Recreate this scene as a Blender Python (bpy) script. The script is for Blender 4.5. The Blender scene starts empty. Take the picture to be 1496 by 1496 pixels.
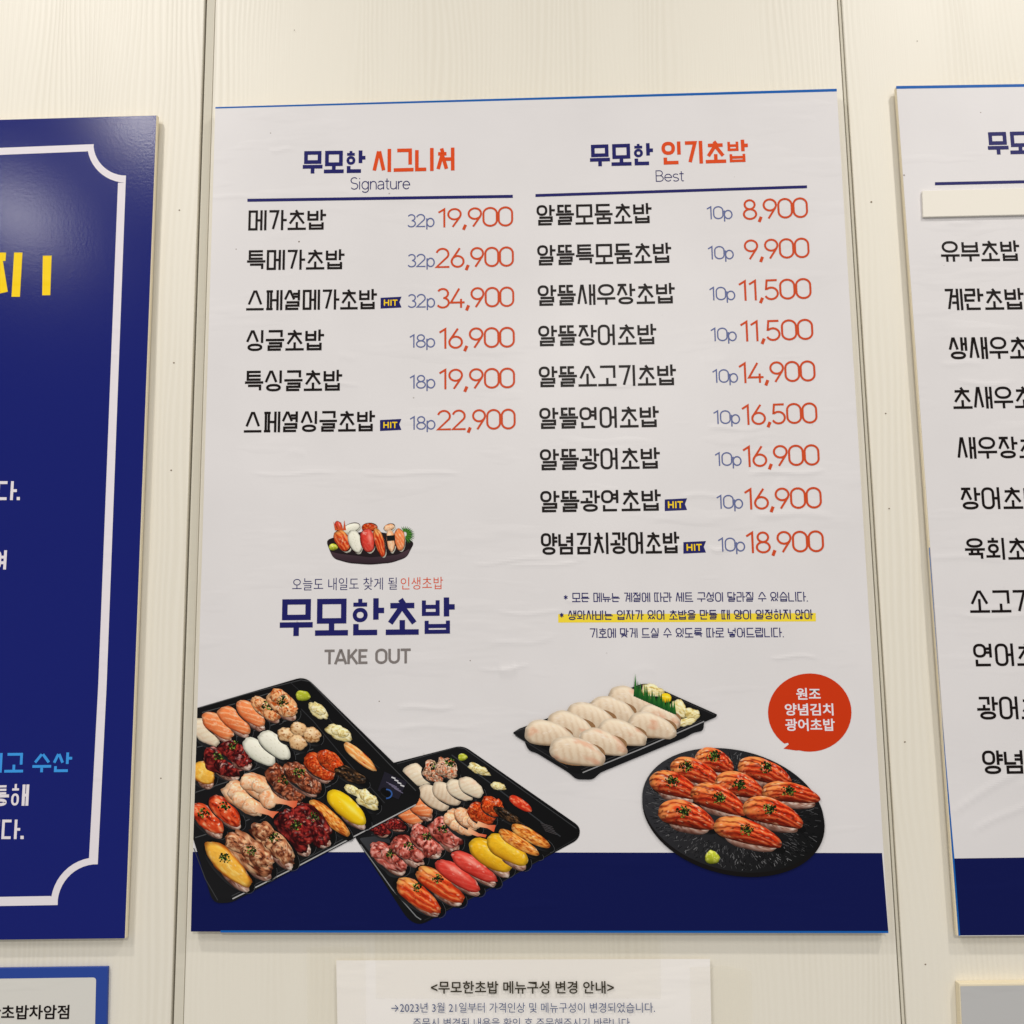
import bpy, math, random
import numpy as np
from mathutils import Matrix, Vector

scene = bpy.context.scene
C = scene.collection

# ------------------------------------------------------------------ camera
# pose recovered from the vanishing points of the board edges (photo frame 1496 x 1496)
F = 1500.0
Zc = Vector((-130.0, -10414.0, F)).normalized()
hy = (130.0 * 39600.0 + F * F) / 10414.0
Xc = Vector((39600.0, -hy, -F)).normalized()
Yc = Zc.cross(Xc)
CAM = Vector((0.0, -1.09, 1.60))
cam_d = bpy.data.cameras.new('camera')
cam_d.sensor_width = 36.0
cam_d.lens = 36.0 * F / 1496.0
cam_d.clip_start = 0.02
cam_d.clip_end = 60
cam = bpy.data.objects.new('camera', cam_d)
C.objects.link(cam)
r_ = Vector((Xc.x, Yc.x, Zc.x))
d_ = Vector((Xc.y, Yc.y, Zc.y))
f_ = Vector((Xc.z, Yc.z, Zc.z))
M3 = Matrix((r_, -d_, -f_)).transposed()
cam.matrix_world = Matrix.Translation(CAM) @ M3.to_4x4()
scene.camera = cam

# ------------------------------------------------------------------ world, lamps, exposure
world = bpy.data.worlds.new('World')
scene.world = world
world.use_nodes = True
bg = world.node_tree.nodes['Background']
bg.inputs[0].default_value = (1.0, 0.985, 0.965, 1)
bg.inputs[1].default_value = 0.32

def lamp(name, loc, target, size, power, col=(1.0, 0.952, 0.888), shape='DISK'):
    l = bpy.data.lights.new(name, 'AREA')
    l.shape = shape
    l.size = size
    l.energy = power
    l.color = col
    o = bpy.data.objects.new(name, l)
    C.objects.link(o)
    o.location = loc
    o.rotation_euler = (Vector(target) - Vector(loc)).to_track_quat('-Z', 'Y').to_euler()
    return o
for (lx, ly, sz, en) in ((-1.00, -1.00, .11, 11.0), (0.95, -1.00, .11, 11.0), (-1.22, -1.80, .13, 9.0), (-1.95, -2.46, .20, 12.0),
                         (1.50, -2.10, .18, 14.0), (0.3, -4.3, .5, 90.0)):  # last entry: added far fill lamp, evens and brightens the light on the boards
    lamp('ceiling_and_fill_lamp', (lx, ly, 3.25), (lx, ly + .12, 1.0), sz, en)

scene.view_settings.view_transform = 'Standard'
scene.view_settings.look = 'None'
scene.view_settings.exposure = 0.14
scene.view_settings.gamma = 1.0

# ------------------------------------------------------------------ measuring: photo position -> point on a plane parallel to the wall
_CAM = np.array(CAM)
_A = np.array([[Xc.x, Xc.y, Xc.z], [Yc.x, Yc.y, Yc.z], [Zc.x, Zc.y, Zc.z]])
def P(px, py, d):
    """points (arrays ok) on the plane d metres proud of the wall"""
    px = np.asarray(px, float); py = np.asarray(py, float)
    v = np.stack([px - 748.0, py - 748.0, np.full(px.shape, F)], -1) @ _A.T
    t = (-d - _CAM[1]) / v[..., 1]
    return _CAM + v * t[..., None]

D_WALL = 0.0
D_BOARD = 0.0105

# ------------------------------------------------------------------ materials
def lin(c):
    c = np.asarray(c, float) / 255.0
    return np.where(c <= 0.04045, c / 12.92, ((c + 0.055) / 1.055) ** 2.4)
def rgba(c): return tuple(lin(c)) + (1.0,)

def new_mat(name):
    m = bpy.data.materials.new(name)
    m.use_nodes = True
    nt = m.node_tree
    return m, nt, nt.nodes['Principled BSDF']

def N(nt, t, **kw):
    n = nt.nodes.new(t)
    for k, v in kw.items():
        setattr(n, k, v)
    return n

def add_film_relief(nt, b, strength=0.05, ruck=0.22):
    """shared print-film surface: orange-peel plus shallow rucks"""
    tc = N(nt, 'ShaderNodeNewGeometry')
    n1 = N(nt, 'ShaderNodeTexNoise'); n1.inputs['Scale'].default_value = 420; n1.inputs['Detail'].default_value = 2
    nt.links.new(tc.outputs['Position'], n1.inputs['Vector'])
    mp = N(nt, 'ShaderNodeMapping'); mp.inputs['Scale'].default_value = (6, 6, 26)
    nt.links.new(tc.outputs['Position'], mp.inputs['Vector'])
    n2 = N(nt, 'ShaderNodeTexNoise'); n2.inputs['Scale'].default_value = 1.0; n2.inputs['Detail'].default_value = 3
    nt.links.new(mp.outputs[0], n2.inputs['Vector'])
    mr = N(nt, 'ShaderNodeMapRange'); mr.inputs['From Min'].default_value = 0.56; mr.inputs['From Max'].default_value = 0.72
    nt.links.new(n2.outputs['Fac'], mr.inputs['Value'])
    b1 = N(nt, 'ShaderNodeBump'); b1.inputs['Strength'].default_value = strength; b1.inputs['Distance'].default_value = 0.0006
    nt.links.new(n1.outputs['Fac'], b1.inputs['Height'])
    b2 = N(nt, 'ShaderNodeBump'); b2.inputs['Strength'].default_value = ruck; b2.inputs['Distance'].default_value = 0.0022
    nt.links.new(mr.outputs[0], b2.inputs['Height'])
    nt.links.new(b1.outputs[0], b2.inputs['Normal'])
    nt.links.new(b2.outputs[0], b.inputs['Normal'])
    return tc

def film_mat(name, col, rough=0.3, specks=False, strength=0.05, spec=0.10, ruck=0.16):
    m, nt, b = new_mat(name)
    b.inputs['Specular IOR Level'].default_value = spec
    b.inputs['Base Color'].default_value = rgba(col)
    b.inputs['Roughness'].default_value = rough
    tc = add_film_relief(nt, b, strength, ruck)
    if specks:
        # dust specks and faint smudges
        v = N(nt, 'ShaderNodeTexVoronoi'); v.inputs['Scale'].default_value = 30
        nt.links.new(tc.outputs['Position'], v.inputs['Vector'])
        sep = N(nt, 'ShaderNodeSeparateColor'); nt.links.new(v.outputs['Color'], sep.inputs[0])
        rd = N(nt, 'ShaderNodeMath', operation='MULTIPLY_ADD'); rd.inputs[1].default_value = 0.045; rd.inputs[2].default_value = 0.0
        nt.links.new(sep.outputs[0], rd.inputs[0])
        ls = N(nt, 'ShaderNodeMath', operation='LESS_THAN'); nt.links.new(v.outputs['Distance'], ls.inputs[0]); nt.links.new(rd.outputs[0], ls.inputs[1])
        gt = N(nt, 'ShaderNodeMath', operation='GREATER_THAN'); gt.inputs[1].default_value = 0.35; nt.links.new(sep.outputs[1], gt.inputs[0])
        m_ = N(nt, 'ShaderNodeMath', operation='MULTIPLY'); nt.links.new(ls.outputs[0], m_.inputs[0]); nt.links.new(gt.outputs[0], m_.inputs[1])
        mr = N(nt, 'ShaderNodeMath', operation='MULTIPLY'); nt.links.new(m_.outputs[0], mr.inputs[0]); nt.links.new(sep.outputs[2], mr.inputs[1])
        g = N(nt, 'ShaderNodeTexNoise'); g.inputs['Scale'].default_value = 9; g.inputs['Detail'].default_value = 5
        nt.links.new(tc.outputs['Position'], g.inputs['Vector'])
        cr = N(nt, 'ShaderNodeMix', data_type='RGBA')
        cr.inputs['A'].default_value = rgba(col)
        cr.inputs['B'].default_value = rgba([c * 0.945 for c in col])
        nt.links.new(g.outputs['Fac'], cr.inputs['Factor'])
        mx = N(nt, 'ShaderNodeMix', data_type='RGBA')
        mx.inputs['B'].default_value = rgba((120, 105, 92))
        nt.links.new(cr.outputs['Result'], mx.inputs['A'])
        nt.links.new(mr.outputs[0], mx.inputs['Factor'])
        nt.links.new(mx.outputs['Result'], b.inputs['Base Color'])
        at_ = N(nt, 'ShaderNodeAttribute'); at_.attribute_name = 'Col'
        b3 = N(nt, 'ShaderNodeBump'); b3.inputs['Strength'].default_value = 0.5; b3.inputs['Distance'].default_value = 0.0012
        nt.links.new(at_.outputs['Fac'], b3.inputs['Height'])
        nt.links.new(b.inputs['Normal'].links[0].from_socket, b3.inputs['Normal'])
        nt.links.new(b3.outputs[0], b.inputs['Normal'])
    return m

def vcol_mat(name, rough=0.32):
    m, nt, b = new_mat(name)
    a = N(nt, 'ShaderNodeAttribute'); a.attribute_name = 'Col'
    nt.links.new(a.outputs['Color'], b.inputs['Base Color'])
    b.inputs['Roughness'].default_value = rough
    b.inputs['Specular IOR Level'].default_value = 0.10
    add_film_relief(nt, b)
    return m

def wood_mat(name, col, seed):
    m, nt, b = new_mat(name)
    tc = N(nt, 'ShaderNodeNewGeometry')
    mp = N(nt, 'ShaderNodeMapping'); mp.inputs['Scale'].default_value = (1, 1, 0.16); mp.inputs['Location'].default_value = (seed, 0, seed * .7)
    nt.links.new(tc.outputs['Position'], mp.inputs['Vector'])
    nz = N(nt, 'ShaderNodeTexNoise'); nz.inputs['Scale'].default_value = 9; nz.inputs['Detail'].default_value = 2
    nt.links.new(mp.outputs[0], nz.inputs['Vector'])
    # growth rings: position in x bent by slow noise
    wv = N(nt, 'ShaderNodeTexWave'); wv.wave_type = 'BANDS'; wv.bands_direction = 'X'
    wv.inputs['Scale'].default_value = 52; wv.inputs['Distortion'].default_value = 30
    wv.inputs['Detail'].default_value = 2.0; wv.inputs['Detail Scale'].default_value = 0.2; wv.inputs['Detail Roughness'].default_value = 0.5
    nt.links.new(mp.outputs[0], wv.inputs['Vector'])
    mp2 = N(nt, 'ShaderNodeMapping'); mp2.inputs['Scale'].default_value = (1, 1, 0.02)
    nt.links.new(tc.outputs['Position'], mp2.inputs['Vector'])
    fb = N(nt, 'ShaderNodeTexNoise'); fb.inputs['Scale'].default_value = 900; fb.inputs['Detail'].default_value = 2
    nt.links.new(mp2.outputs[0], fb.inputs['Vector'])
    mk = N(nt, 'ShaderNodeMapRange'); mk.inputs['From Min'].default_value = 0.42; mk.inputs['From Max'].default_value = 0.60; mk.inputs['To Min'].default_value = 0.04
    nt.links.new(nz.outputs['Fac'], mk.inputs['Value'])
    mul = N(nt, 'ShaderNodeMath', operation='MULTIPLY')
    nt.links.new(wv.outputs['Fac'], mul.inputs[0]); nt.links.new(mk.outputs[0], mul.inputs[1])
    add = N(nt, 'ShaderNodeMath', operation='MULTIPLY_ADD'); add.inputs[1].default_value = 0.55
    nt.links.new(fb.outputs['Fac'], add.inputs[0]); nt.links.new(mul.outputs[0], add.inputs[2])
    bp = N(nt, 'ShaderNodeBump'); bp.inputs['Strength'].default_value = 0.26; bp.inputs['Distance'].default_value = 0.0007
    nt.links.new(add.outputs[0], bp.inputs['Height'])
    nt.links.new(bp.outputs[0], b.inputs['Normal'])
    mx = N(nt, 'ShaderNodeMix', data_type='RGBA')
    mx.inputs['A'].default_value = rgba(col)
    mx.inputs['B'].default_value = rgba([c * f for c, f in zip(col, (0.975, 0.972, 0.965))])
    nt.links.new(add.outputs[0], mx.inputs['Factor'])
    # small dark pits
    v = N(nt, 'ShaderNodeTexNoise'); v.inputs['Scale'].default_value = 60; v.inputs['Detail'].default_value = 1
    nt.links.new(tc.outputs['Position'], v.inputs['Vector'])
    mr = N(nt, 'ShaderNodeMapRange'); mr.inputs['From Min'].default_value = 0.80; mr.inputs['From Max'].default_value = 0.83; mr.inputs['To Max'].default_value = 0.7
    nt.links.new(v.outputs['Fac'], mr.inputs['Value'])
    m2 = N(nt, 'ShaderNodeMix', data_type='RGBA'); m2.inputs['B'].default_value = rgba((110, 90, 70))
    nt.links.new(mx.outputs['Result'], m2.inputs['A']); nt.links.new(mr.outputs[0], m2.inputs['Factor'])
    nt.links.new(m2.outputs['Result'], b.inputs['Base Color'])
    b.inputs['Roughness'].default_value = 0.42
    return m

CREAM = (236, 231, 218)
M = {
    'wood': wood_mat('cream_laminate', CREAM, 0.0),
    'wood2': wood_mat('cream_laminate_left', CREAM, 3.7),
    'wood3': wood_mat('cream_laminate_right', CREAM, 8.1),
    'groove': film_mat('groove_grey', (214, 209, 194), 0.6),
    'white': film_mat('white_print_film', (232, 229, 230), 0.34, specks=True, spec=0.25, ruck=0.14),
    'foam': film_mat('foam_board_edge', (236, 224, 196), 0.7),
    'navy_board': film_mat('navy_glossy_film', (20, 30, 112), 0.18, strength=0.09, spec=0.17, ruck=0.0),
    'navy': film_mat('navy_ink', (13, 21, 80), 0.33),
    'title': film_mat('title_navy_ink', (32, 32, 100), 0.33),
    'black': film_mat('black_ink', (24, 17, 16), 0.33),
    'orange': film_mat('orange_ink', (207, 76, 34), 0.33),
    'orange_t': film_mat('orange_title_ink', (222, 78, 30), 0.33),
    'portion': film_mat('slate_blue_ink', (98, 108, 156), 0.33),
    'grey': film_mat('grey_ink', (128, 121, 119), 0.33),
    'offwhite': film_mat('offwhite_ink', (232, 226, 232), 0.33),
    'yellow': film_mat('yellow_ink', (252, 214, 28), 0.33),
    'highlight': film_mat('highlighter_yellow', (245, 219, 62), 0.33),
    'sky_ink': film_mat('light_blue_ink', (62, 154, 232), 0.33),
    'blue_edge': film_mat('blue_wrap_film', (20, 96, 178), 0.33),
    'sign_blue': film_mat('sign_blue_film', (46, 74, 156), 0.25),
    'red': film_mat('balloon_red_ink', (205, 56, 16), 0.33),
    'paper': film_mat('paper', (244, 240, 236), 0.5),
    'sign_grey': film_mat('grey_sign_film', (190, 190, 190), 0.3),
    'sign_white': film_mat('sign_white_film', (218, 216, 210), 0.3),
    'strip': film_mat('cream_strip', (242, 237, 226), 0.6),
    'notice_ink': film_mat('notice_blue_ink', (62, 80, 124), 0.6),
    'photo': vcol_mat('photo_print'),
}
def tape_mat():
    m, nt, b = new_mat('clear_tape')
    b.inputs['Base Color'].default_value = rgba((226, 214, 170))
    b.inputs['Roughness'].default_value = 0.22
    b.inputs['Alpha'].default_value = 0.055
    add_film_relief(nt, b, 0.1)
    return m
M['tape'] = tape_mat()

# ------------------------------------------------------------------ object helpers
def link(name, verts, faces, mat, parent=None, cols=None):
    me = bpy.data.meshes.new(name)
    me.from_pydata([tuple(v) for v in verts], [], faces)
    me.materials.append(mat)
    if cols is not None:
        a = me.color_attributes.new('Col', 'FLOAT_COLOR', 'POINT')
        cc = np.ones((len(verts), 4), np.float32); cc[:, :3] = cols
        a.data.foreach_set('color', cc.ravel())
    me.update()
    o = bpy.data.objects.new(name, me)
    C.objects.link(o)
    if parent is not None:
        o.parent = parent
        o.matrix_parent_inverse = Matrix.Translation(-parent.location)
    return o

def thing(name, label, cat, loc, group=None):
    o = bpy.data.objects.new(name, None)
    C.objects.link(o)
    o.empty_display_size = 0.05
    o.location = loc
    o['label'] = label; o['category'] = cat
    if group: o['group'] = group
    return o

def slab(quad, d_back, d_front, name, mat, parent, d_map=None, bevel=0.0006):
    """quad = four photo corners TL,TR,BR,BL measured on the front plane -> real box with thickness"""
    q = P([p[0] for p in quad], [p[1] for p in quad], d_front if d_map is None else d_map)
    verts = []
    for y in (-d_front, -d_back):
        for p in q: verts.append((p[0], y, p[2]))
    faces = [(0, 3, 2, 1), (4, 5, 6, 7), (0, 1, 5, 4), (1, 2, 6, 5), (2, 3, 7, 6), (3, 0, 4, 7)]
    o = link(name, verts, faces, mat, parent)
    if bevel:
        b = o.modifiers.new('bevel', 'BEVEL'); b.width = bevel; b.segments = 2
    return o

def flat(pts, d, name, mat, parent):
    """flat print: polygon (photo positions) on the plane d"""
    q = P([p[0] for p in pts], [p[1] for p in pts], d)
    return link(name, q, [tuple(range(len(pts)))], mat, parent)

VP = (618.0, -9666.0)
def up_at(x, y, h):
    """photo vector of real 'up' at x,y with length h pixels"""
    k = h / (y - VP[1])
    return ((VP[0] - x) * k, -h)

# ------------------------------------------------------------------ stroke lettering
def arc(cx, cy, rx, ry, a0, a1, n=10):
    return [(cx + rx * math.cos(math.radians(a0 + (a1 - a0) * i / n)), cy + ry * math.sin(math.radians(a0 + (a1 - a0) * i / n))) for i in range(n + 1)]

def rrect(x0, y0, x1, y1, r, asp=1.0, n=5):
    """closed rounded box; r as a fraction of the width, asp = cell width / height"""
    rx = r * (x1 - x0); ry = min(rx * asp, (y1 - y0) / 2)
    p = arc(x1 - rx, y1 - ry, rx, ry, 0, 90, n) + arc(x0 + rx, y1 - ry, rx, ry, 90, 180, n) + arc(x0 + rx, y0 + ry, rx, ry, 180, 270, n) + arc(x1 - rx, y0 + ry, rx, ry, 270, 360, n)
    return ('c', p)

INI = 'ㄱㄲㄴㄷㄸㄹㅁㅂㅃㅅㅆㅇㅈㅉㅊㅋㅌㅍㅎ'
MED = 'ㅏㅐㅑㅒㅓㅔㅕㅖㅗㅘㅙㅚㅛㅜㅝㅞㅟㅠㅡㅢㅣ'
FIN = ['', 'ㄱ', 'ㄲ', 'ㄳ', 'ㄴ', 'ㄵ', 'ㄶ', 'ㄷ', 'ㄹ', 'ㄺ', 'ㄻ', 'ㄼ', 'ㄽ', 'ㄾ', 'ㄿ', 'ㅀ', 'ㅁ', 'ㅂ', 'ㅄ', 'ㅅ', 'ㅆ', 'ㅇ', 'ㅈ', 'ㅊ', 'ㅋ', 'ㅌ', 'ㅍ', 'ㅎ']

BOLD = [False]
def jamo(j, tall, ar, fin=False):
    """polylines of one consonant in its unit box"""
    if j == 'ㄱ':
        return [[(0, 1), (1, 1), (.45, 0)]] if tall else [[(0, 1), (1, 1), (1, 0)]]
    if j == 'ㄴ': return [[(0, 1), (0, 0), (1, 0)]]
    if j == 'ㄷ': return [[(1, 1), (0, 1), (0, 0), (1, 0)]]
    if j == 'ㄹ': return [[(0, 1), (1, 1), (1, .5), (0, .5), (0, 0), (1, 0)]]
    if j == 'ㅁ': return [('c', [(0, 0), (1, 0), (1, 1), (0, 1)])]
    if j == 'ㅂ': return [[(0, 1), (0, 0), (1, 0), (1, 1)], [(0, .52), (1, .52)]]
    if j == 'ㅅ': return [[(0, 0), (.42, 1), (.58, 1), (1, 0)]] if ar > .0 and not BOLD[0] else [[(0, 0), (.46, .98)], [(.54, .98), (1, 0)]]
    if j == 'ㅇ': return [rrect(0, 0, 1, 1, .42, ar)]
    if j == 'ㅈ': return [[(0, 1), (1, 1)], [(0, 0), (.5, .97)], [(.52, .9), (1, 0)]]
    if j == 'ㅊ': return [[(.42, 1.06), (.58, .8)], [(0, .78), (1, .78)], [(0, 0), (.5, .76)], [(.52, .7), (1, 0)]]
    if j == 'ㅋ': return [[(0, 1), (1, 1), (1, 0)], [(0, .5), (1, .5)]]
    if j == 'ㅌ': return [[(1, 1), (0, 1), (0, 0), (1, 0)], [(0, .5), (1, .5)]]
    if j == 'ㅍ': return [[(0, 1), (1, 1)], [(0, 0), (1, 0)], [(.27, 1), (.27, 0)], [(.73, 1), (.73, 0)]]
    if j == 'ㅎ': return [[(.5, 1.12), (.5, .84)], [(0, .82), (1, .82)], rrect(.1, 0, .9, .54, .45, ar * 1.5)]
    two = {'ㄲ': 'ㄱㄱ', 'ㄸ': 'ㄷㄷ', 'ㅃ': 'ㅂㅂ', 'ㅆ': 'ㅅㅅ', 'ㅉ': 'ㅈㅈ', 'ㄶ': 'ㄴㅎ', 'ㅀ': 'ㄹㅎ', 'ㅄ': 'ㅂㅅ'}[j]
    out = []
    for k, jj in enumerate(two):
        for s in jamo(jj, False, ar * 2):
            c, s = ('c', s[1]) if s[0] == 'c' else (None, s)
            s = [(x * .42 + .58 * k, y) for x, y in s]
            out.append(('c', s) if c else s)
    return out

def put(strokes, x0, y0, x1, y1):
    out = []
    for s in strokes:
        if s[0] == 'm':
            out.append(('m', s[1], put([s[2]], x0, y0, x1, y1)[0])); continue
        c = s[0] == 'c'
        p = s[1] if c else s
        p = [(x0 + x * (x1 - x0), y0 + y * (y1 - y0)) for x, y in p]
        out.append(('c', p) if c else p)
    return out

def hangul(ch, asp=1.0, w=.09):
    """strokes of a syllable in a unit cell; w = stroke width used to keep the counters open"""
    k = ord(ch) - 0xAC00
    i, m, f = INI[k // 588], MED[(k % 588) // 28], FIN[k % 28]
    h = w / 2; hx = w / 2 / asp
    out = []
    BOLD[0] = w > .12
    B, T = h, 1 - h
    L, R = hx + .02, 1 - hx - .02
    H = 'ㅗㅛㅜㅠㅡ'; V = 'ㅏㅐㅑㅒㅓㅔㅕㅖㅣ'
    fin_top = .27 + w * .25
    if f in ('ㄹ', 'ㅊ', 'ㅎ', 'ㅌ'): fin_top = .36 + w * .2
    if f in ('ㅂ',): fin_top = .33 + w * .30
    def J(j, x0, y0, x1, y1, tall=False, fin=False):
        ar = (x1 - x0) * asp / (y1 - y0)
        st = put(jamo(j, tall, ar, fin), x0, y0, x1, y1)
        if w > .12 and (j in 'ㅎㅌㄹ' or (j == 'ㅂ' and (fin or f))): st = [('m', .74, s_) for s_ in st]
        return st
    wide = m in 'ㅐㅔㅒㅖ'
    if m in V:
        stem = [.86 - hx * .2] if not wide else [.70, .97 - hx]
        if m in 'ㅏㅑ': stem = [.76]
        if m in 'ㅓㅕ': stem = [.90 - hx]
        if m == 'ㅣ': stem = [.92 - hx]
        y0 = B if not f else fin_top + w * (1.25 if i != 'ㅎ' else .7)
        yv = B - h if not f else fin_top + w * .75
        x1 = (stem[0] - hx * 2 - .06) if m not in 'ㅓㅕㅔㅖ' else (stem[0] - hx * 2 - .13)
        if m in 'ㅏㅣㅐ' : x1 = stem[0] - hx * 2 - .10
        out += J(i, L, y0, x1, T, tall=(not f) or i not in 'ㄱㄲ' or True)
        for s in stem: out.append([(s, yv), (s, 1.0)])
        my = (y0 + T) / 2
        g = (T - y0) * .17
        if m == 'ㅏ': out.append([(stem[0], my), (1.0, my)])
        if m == 'ㅑ': out += [[(stem[0], my + g), (1.0, my + g)], [(stem[0], my - g), (1.0, my - g)]]
        if m == 'ㅓ': out.append([(x1 - (0 if i == 'ㅇ' else .06), my), (stem[0], my)])
        if m == 'ㅕ': out += [[(x1 - .06, my + g), (stem[0], my + g)], [(x1 - .06, my - g), (stem[0], my - g)]]
        if m == 'ㅐ': out.append([(stem[0], my), (stem[1], my)])
        if m == 'ㅔ': out.append([(x1 - .03, my), (stem[0], my)])
        if m == 'ㅖ': out += [[(x1 - .03, my + g), (stem[0], my + g)], [(x1 - .03, my - g), (stem[0], my - g)]]
    elif m in H:
        if not f:
            if m in 'ㅗㅛ':
                out += J(i, L + .05, .40 if i != 'ㅊ' else .32, R - .05, T)
                out.append([(0.02, B), (.98, B)])
                if m == 'ㅗ': out.append([(.5, B), (.5, .40 if i != 'ㅅ' else .62)])
                else: out += [[(.35, B), (.35, .36)], [(.65, B), (.65, .36)]]
            elif m in 'ㅜㅠ':
                out += J(i, L + .06, .46 + w * .3, R - .06, T)
                yb = .30
                out.append([(0.02, yb), (.98, yb)])
                if m == 'ㅜ': out.append([(.5, yb), (.5, 0)])
                else: out += [[(.33, yb), (.33, 0)], [(.67, yb), (.67, 0)]]
            else:
                out += J(i, L + .08, .30, R - .08, T)
                out.append([(0.02, B), (.98, B)])
        else:
            ft = fin_top - .02
            yb = ft + w * 1.35
            top0 = yb + .13 if m in 'ㅗㅛ' else yb + w * 1.2
            if m in 'ㅜㅠ': yb += .05; top0 = yb + w * 1.2
            out += J(i, L + .08, min(top0, .74), R - .08, T)
            out.append([(0.02, yb), (.98, yb)])
            if m == 'ㅗ': out.append([(.5, yb), (.5, top0)])
            if m == 'ㅜ': out.append([(.5, yb), (.5, ft + w * .4)])
            if m == 'ㅠ': out += [[(.35, yb), (.35, ft + w * .4)], [(.65, yb), (.65, ft + w * .4)]]
            fin_top = ft
    else:
        base = .16 if not f else fin_top + w * 1.3
        vs = {'ㅘ': [.78], 'ㅙ': [.74, .96 - hx], 'ㅚ': [.90 - hx], 'ㅝ': [.90 - hx], 'ㅞ': [.74, .96 - hx], 'ㅟ': [.90 - hx], 'ㅢ': [.90 - hx]}[m]
        xr = vs[0] - hx * 2 - .06
        low = B - h if not f else fin_top + w * .7
        if m in 'ㅘㅙㅚ':
            out += J(i, L + .03, base + .2, xr - .04, T)
            out.append([(0, base), (xr + .02, base)])
            out.append([((L + xr) / 2, base), ((L + xr) / 2, base + .2)])
        else:
            out += J(i, L + .03, base + .32 * (1 if not f else .7), xr - .04, T)
            out.append([(0, base + .12), (xr + .02, base + .12)])
            if m != 'ㅢ': out.append([((L + xr) / 2, base + .12), ((L + xr) / 2, base - .08)])
        for s in vs: out.append([(s, low), (s, 1.0)])
        my = (T + base) / 2
        if m in 'ㅘ': out.append([(vs[0], my), (1.0, my)])
        if m in 'ㅙㅞ': out.append([(vs[0], my), (vs[1], my)])
    if f:
        x0f, x1f = (.10 + hx, .88 - hx) if m in V else (.12 + hx, .88 - hx)
        if f in ('ㅆ', 'ㄶ'): x0f = .04 + hx
        out += J(f, x0f, B, x1f, fin_top, fin=True)
    return out, 1.0

def latin(ch):
    """thin geometric figures and letters; returns strokes and advance (cell height = 1, x height .7)"""
    A = arc
    D = {
        '0': ([rrect(.05, .04, .63, .96, .5, 1.0, 7)], .66),
        '1': ([[(.05, .80), (.30, .97), (.30, 0)]], .42),
        '2': ([A(.31, .70, .27, .27, 165, -35, 12) + [(.04, .04), (.62, .04)]], .67),
        '3': ([A(.30, .735, .24, .235, 150, -80, 10), A(.30, .275, .27, .245, 85, -150, 12)], .62),
        '4': ([[(.42, .97), (.04, .27), (.66, .27)], [(.50, .45), (.50, 0)]], .68),
        '5': ([[(.54, .96), (.12, .96), (.08, .54)] + A(.29, .32, .27, .285, 130, -155, 14)], .62),
        '6': ([[(.42, .98), (.10, .46), (.06, .36)], ('c', A(.32, .31, .27, .275, 0, 345, 20))], .64),
        '8': ([('c', A(.32, .74, .22, .225, 0, 350, 16)), ('c', A(.32, .27, .27, .245, 0, 350, 16))], .64),
        '9': ([('c', A(.32, .69, .27, .275, 0, 345, 20)), [(.58, .62), (.54, .52), (.24, .02)]], .64),
        ',': ([[(.16, .12), (.06, -.14)]], .24),
        '.': ([[(.05, .05), (.15, .05)]], .22),
        'p': ([[(.06, .66), (.06, -.2)], ('c', A(.30, .34, .24, .32, 0, 350, 16))], .58),
        'S': ([A(.29, .73, .24, .23, 40, 240, 10) + A(.29, .27, .25, .24, 60, -150, 10)], .60),
        'i': ([[(.07, 0), (.07, .66)], [(.07, .84), (.07, .92)]], .19),
        'g': ([('c', A(.28, .34, .23, .31, 0, 350, 16)), [(.51, .66), (.51, -.05)] + A(.28, -.03, .23, .2, 0, -150, 8)], .60),
        'n': ([[(.06, 0), (.06, .66)], [(.06, .40)] + A(.27, .42, .2, .23, 170, 0, 8) + [(.47, 0)]], .55),
        'a': ([A(.25, .47, .2, .19, 150, 0, 8) + [(.45, 0)], [(.45, .38), (.2, .36)] + A(.2, .19, .16, .17, 90, 290, 8) + [(.45, .16)]], .53),
        't': ([[(.16, .88), (.16, .12), (.22, .03), (.32, .03)], [(.02, .66), (.32, .66)]], .36),
        'u': ([[(.06, .66), (.06, .24)] + A(.26, .23, .2, .2, 180, 350, 8), [(.47, .66), (.47, 0)]], .56),
        'r': ([[(.06, 0), (.06, .66)], [(.06, .4)] + A(.26, .42, .2, .22, 170, 70, 5)], .34),
        'e': ([[(.05, .35), (.53, .35)] + A(.29, .34, .24, .31, 5, 320, 14)], .60),
        's': ([A(.22, .49, .18, .16, 35, 230, 8) + A(.22, .17, .19, .15, 65, -150, 8)], .45),
        'B': ([('c', [(.06, .03), (.06, .97), (.3, .97)] + A(.3, .745, .2, .225, 80, -80, 7) + [(.3, .52)] + A(.33, .275, .22, .245, 80, -80, 7) + [(.3, .03)]), [(.06, .52), (.3, .52)]], .60),
        'T': ([[(.02, .92), (.62, .92)], [(.32, .92), (.32, 0)]], .62),
        'A': ([[(.05, 0), (.34, .94), (.40, .94), (.69, 0)], [(.17, .28), (.57, .28)]], .74),
        'K': ([[(.1, 0), (.1, 1)], [(.58, 1), (.14, .42)], [(.27, .56), (.62, 0)]], .66),
        'E': ([[(.56, .92), (.1, .92), (.1, .08), (.56, .08)], [(.1, .5), (.5, .5)]], .62),
        'O': ([rrect(.1, .06, .68, .94, .5, .95, 7)], .78),
        'U': ([[(.1, 1), (.1, .34)] + A(.37, .34, .27, .27, 180, 360, 10) + [(.64, 1)]], .74),
        'H': ([[(.12, 0), (.12, 1)], [(.62, 0), (.62, 1)], [(.12, .5), (.62, .5)]], .78),
        'I': ([[(.14, 0), (.14, 1)]], .30),
        '*': ([[(.2, .30), (.2, .84)], [(.0, .43), (.4, .71)], [(.0, .71), (.4, .43)]], .5),
        ' ': ([], .34),
    }
    return D[ch]

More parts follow.
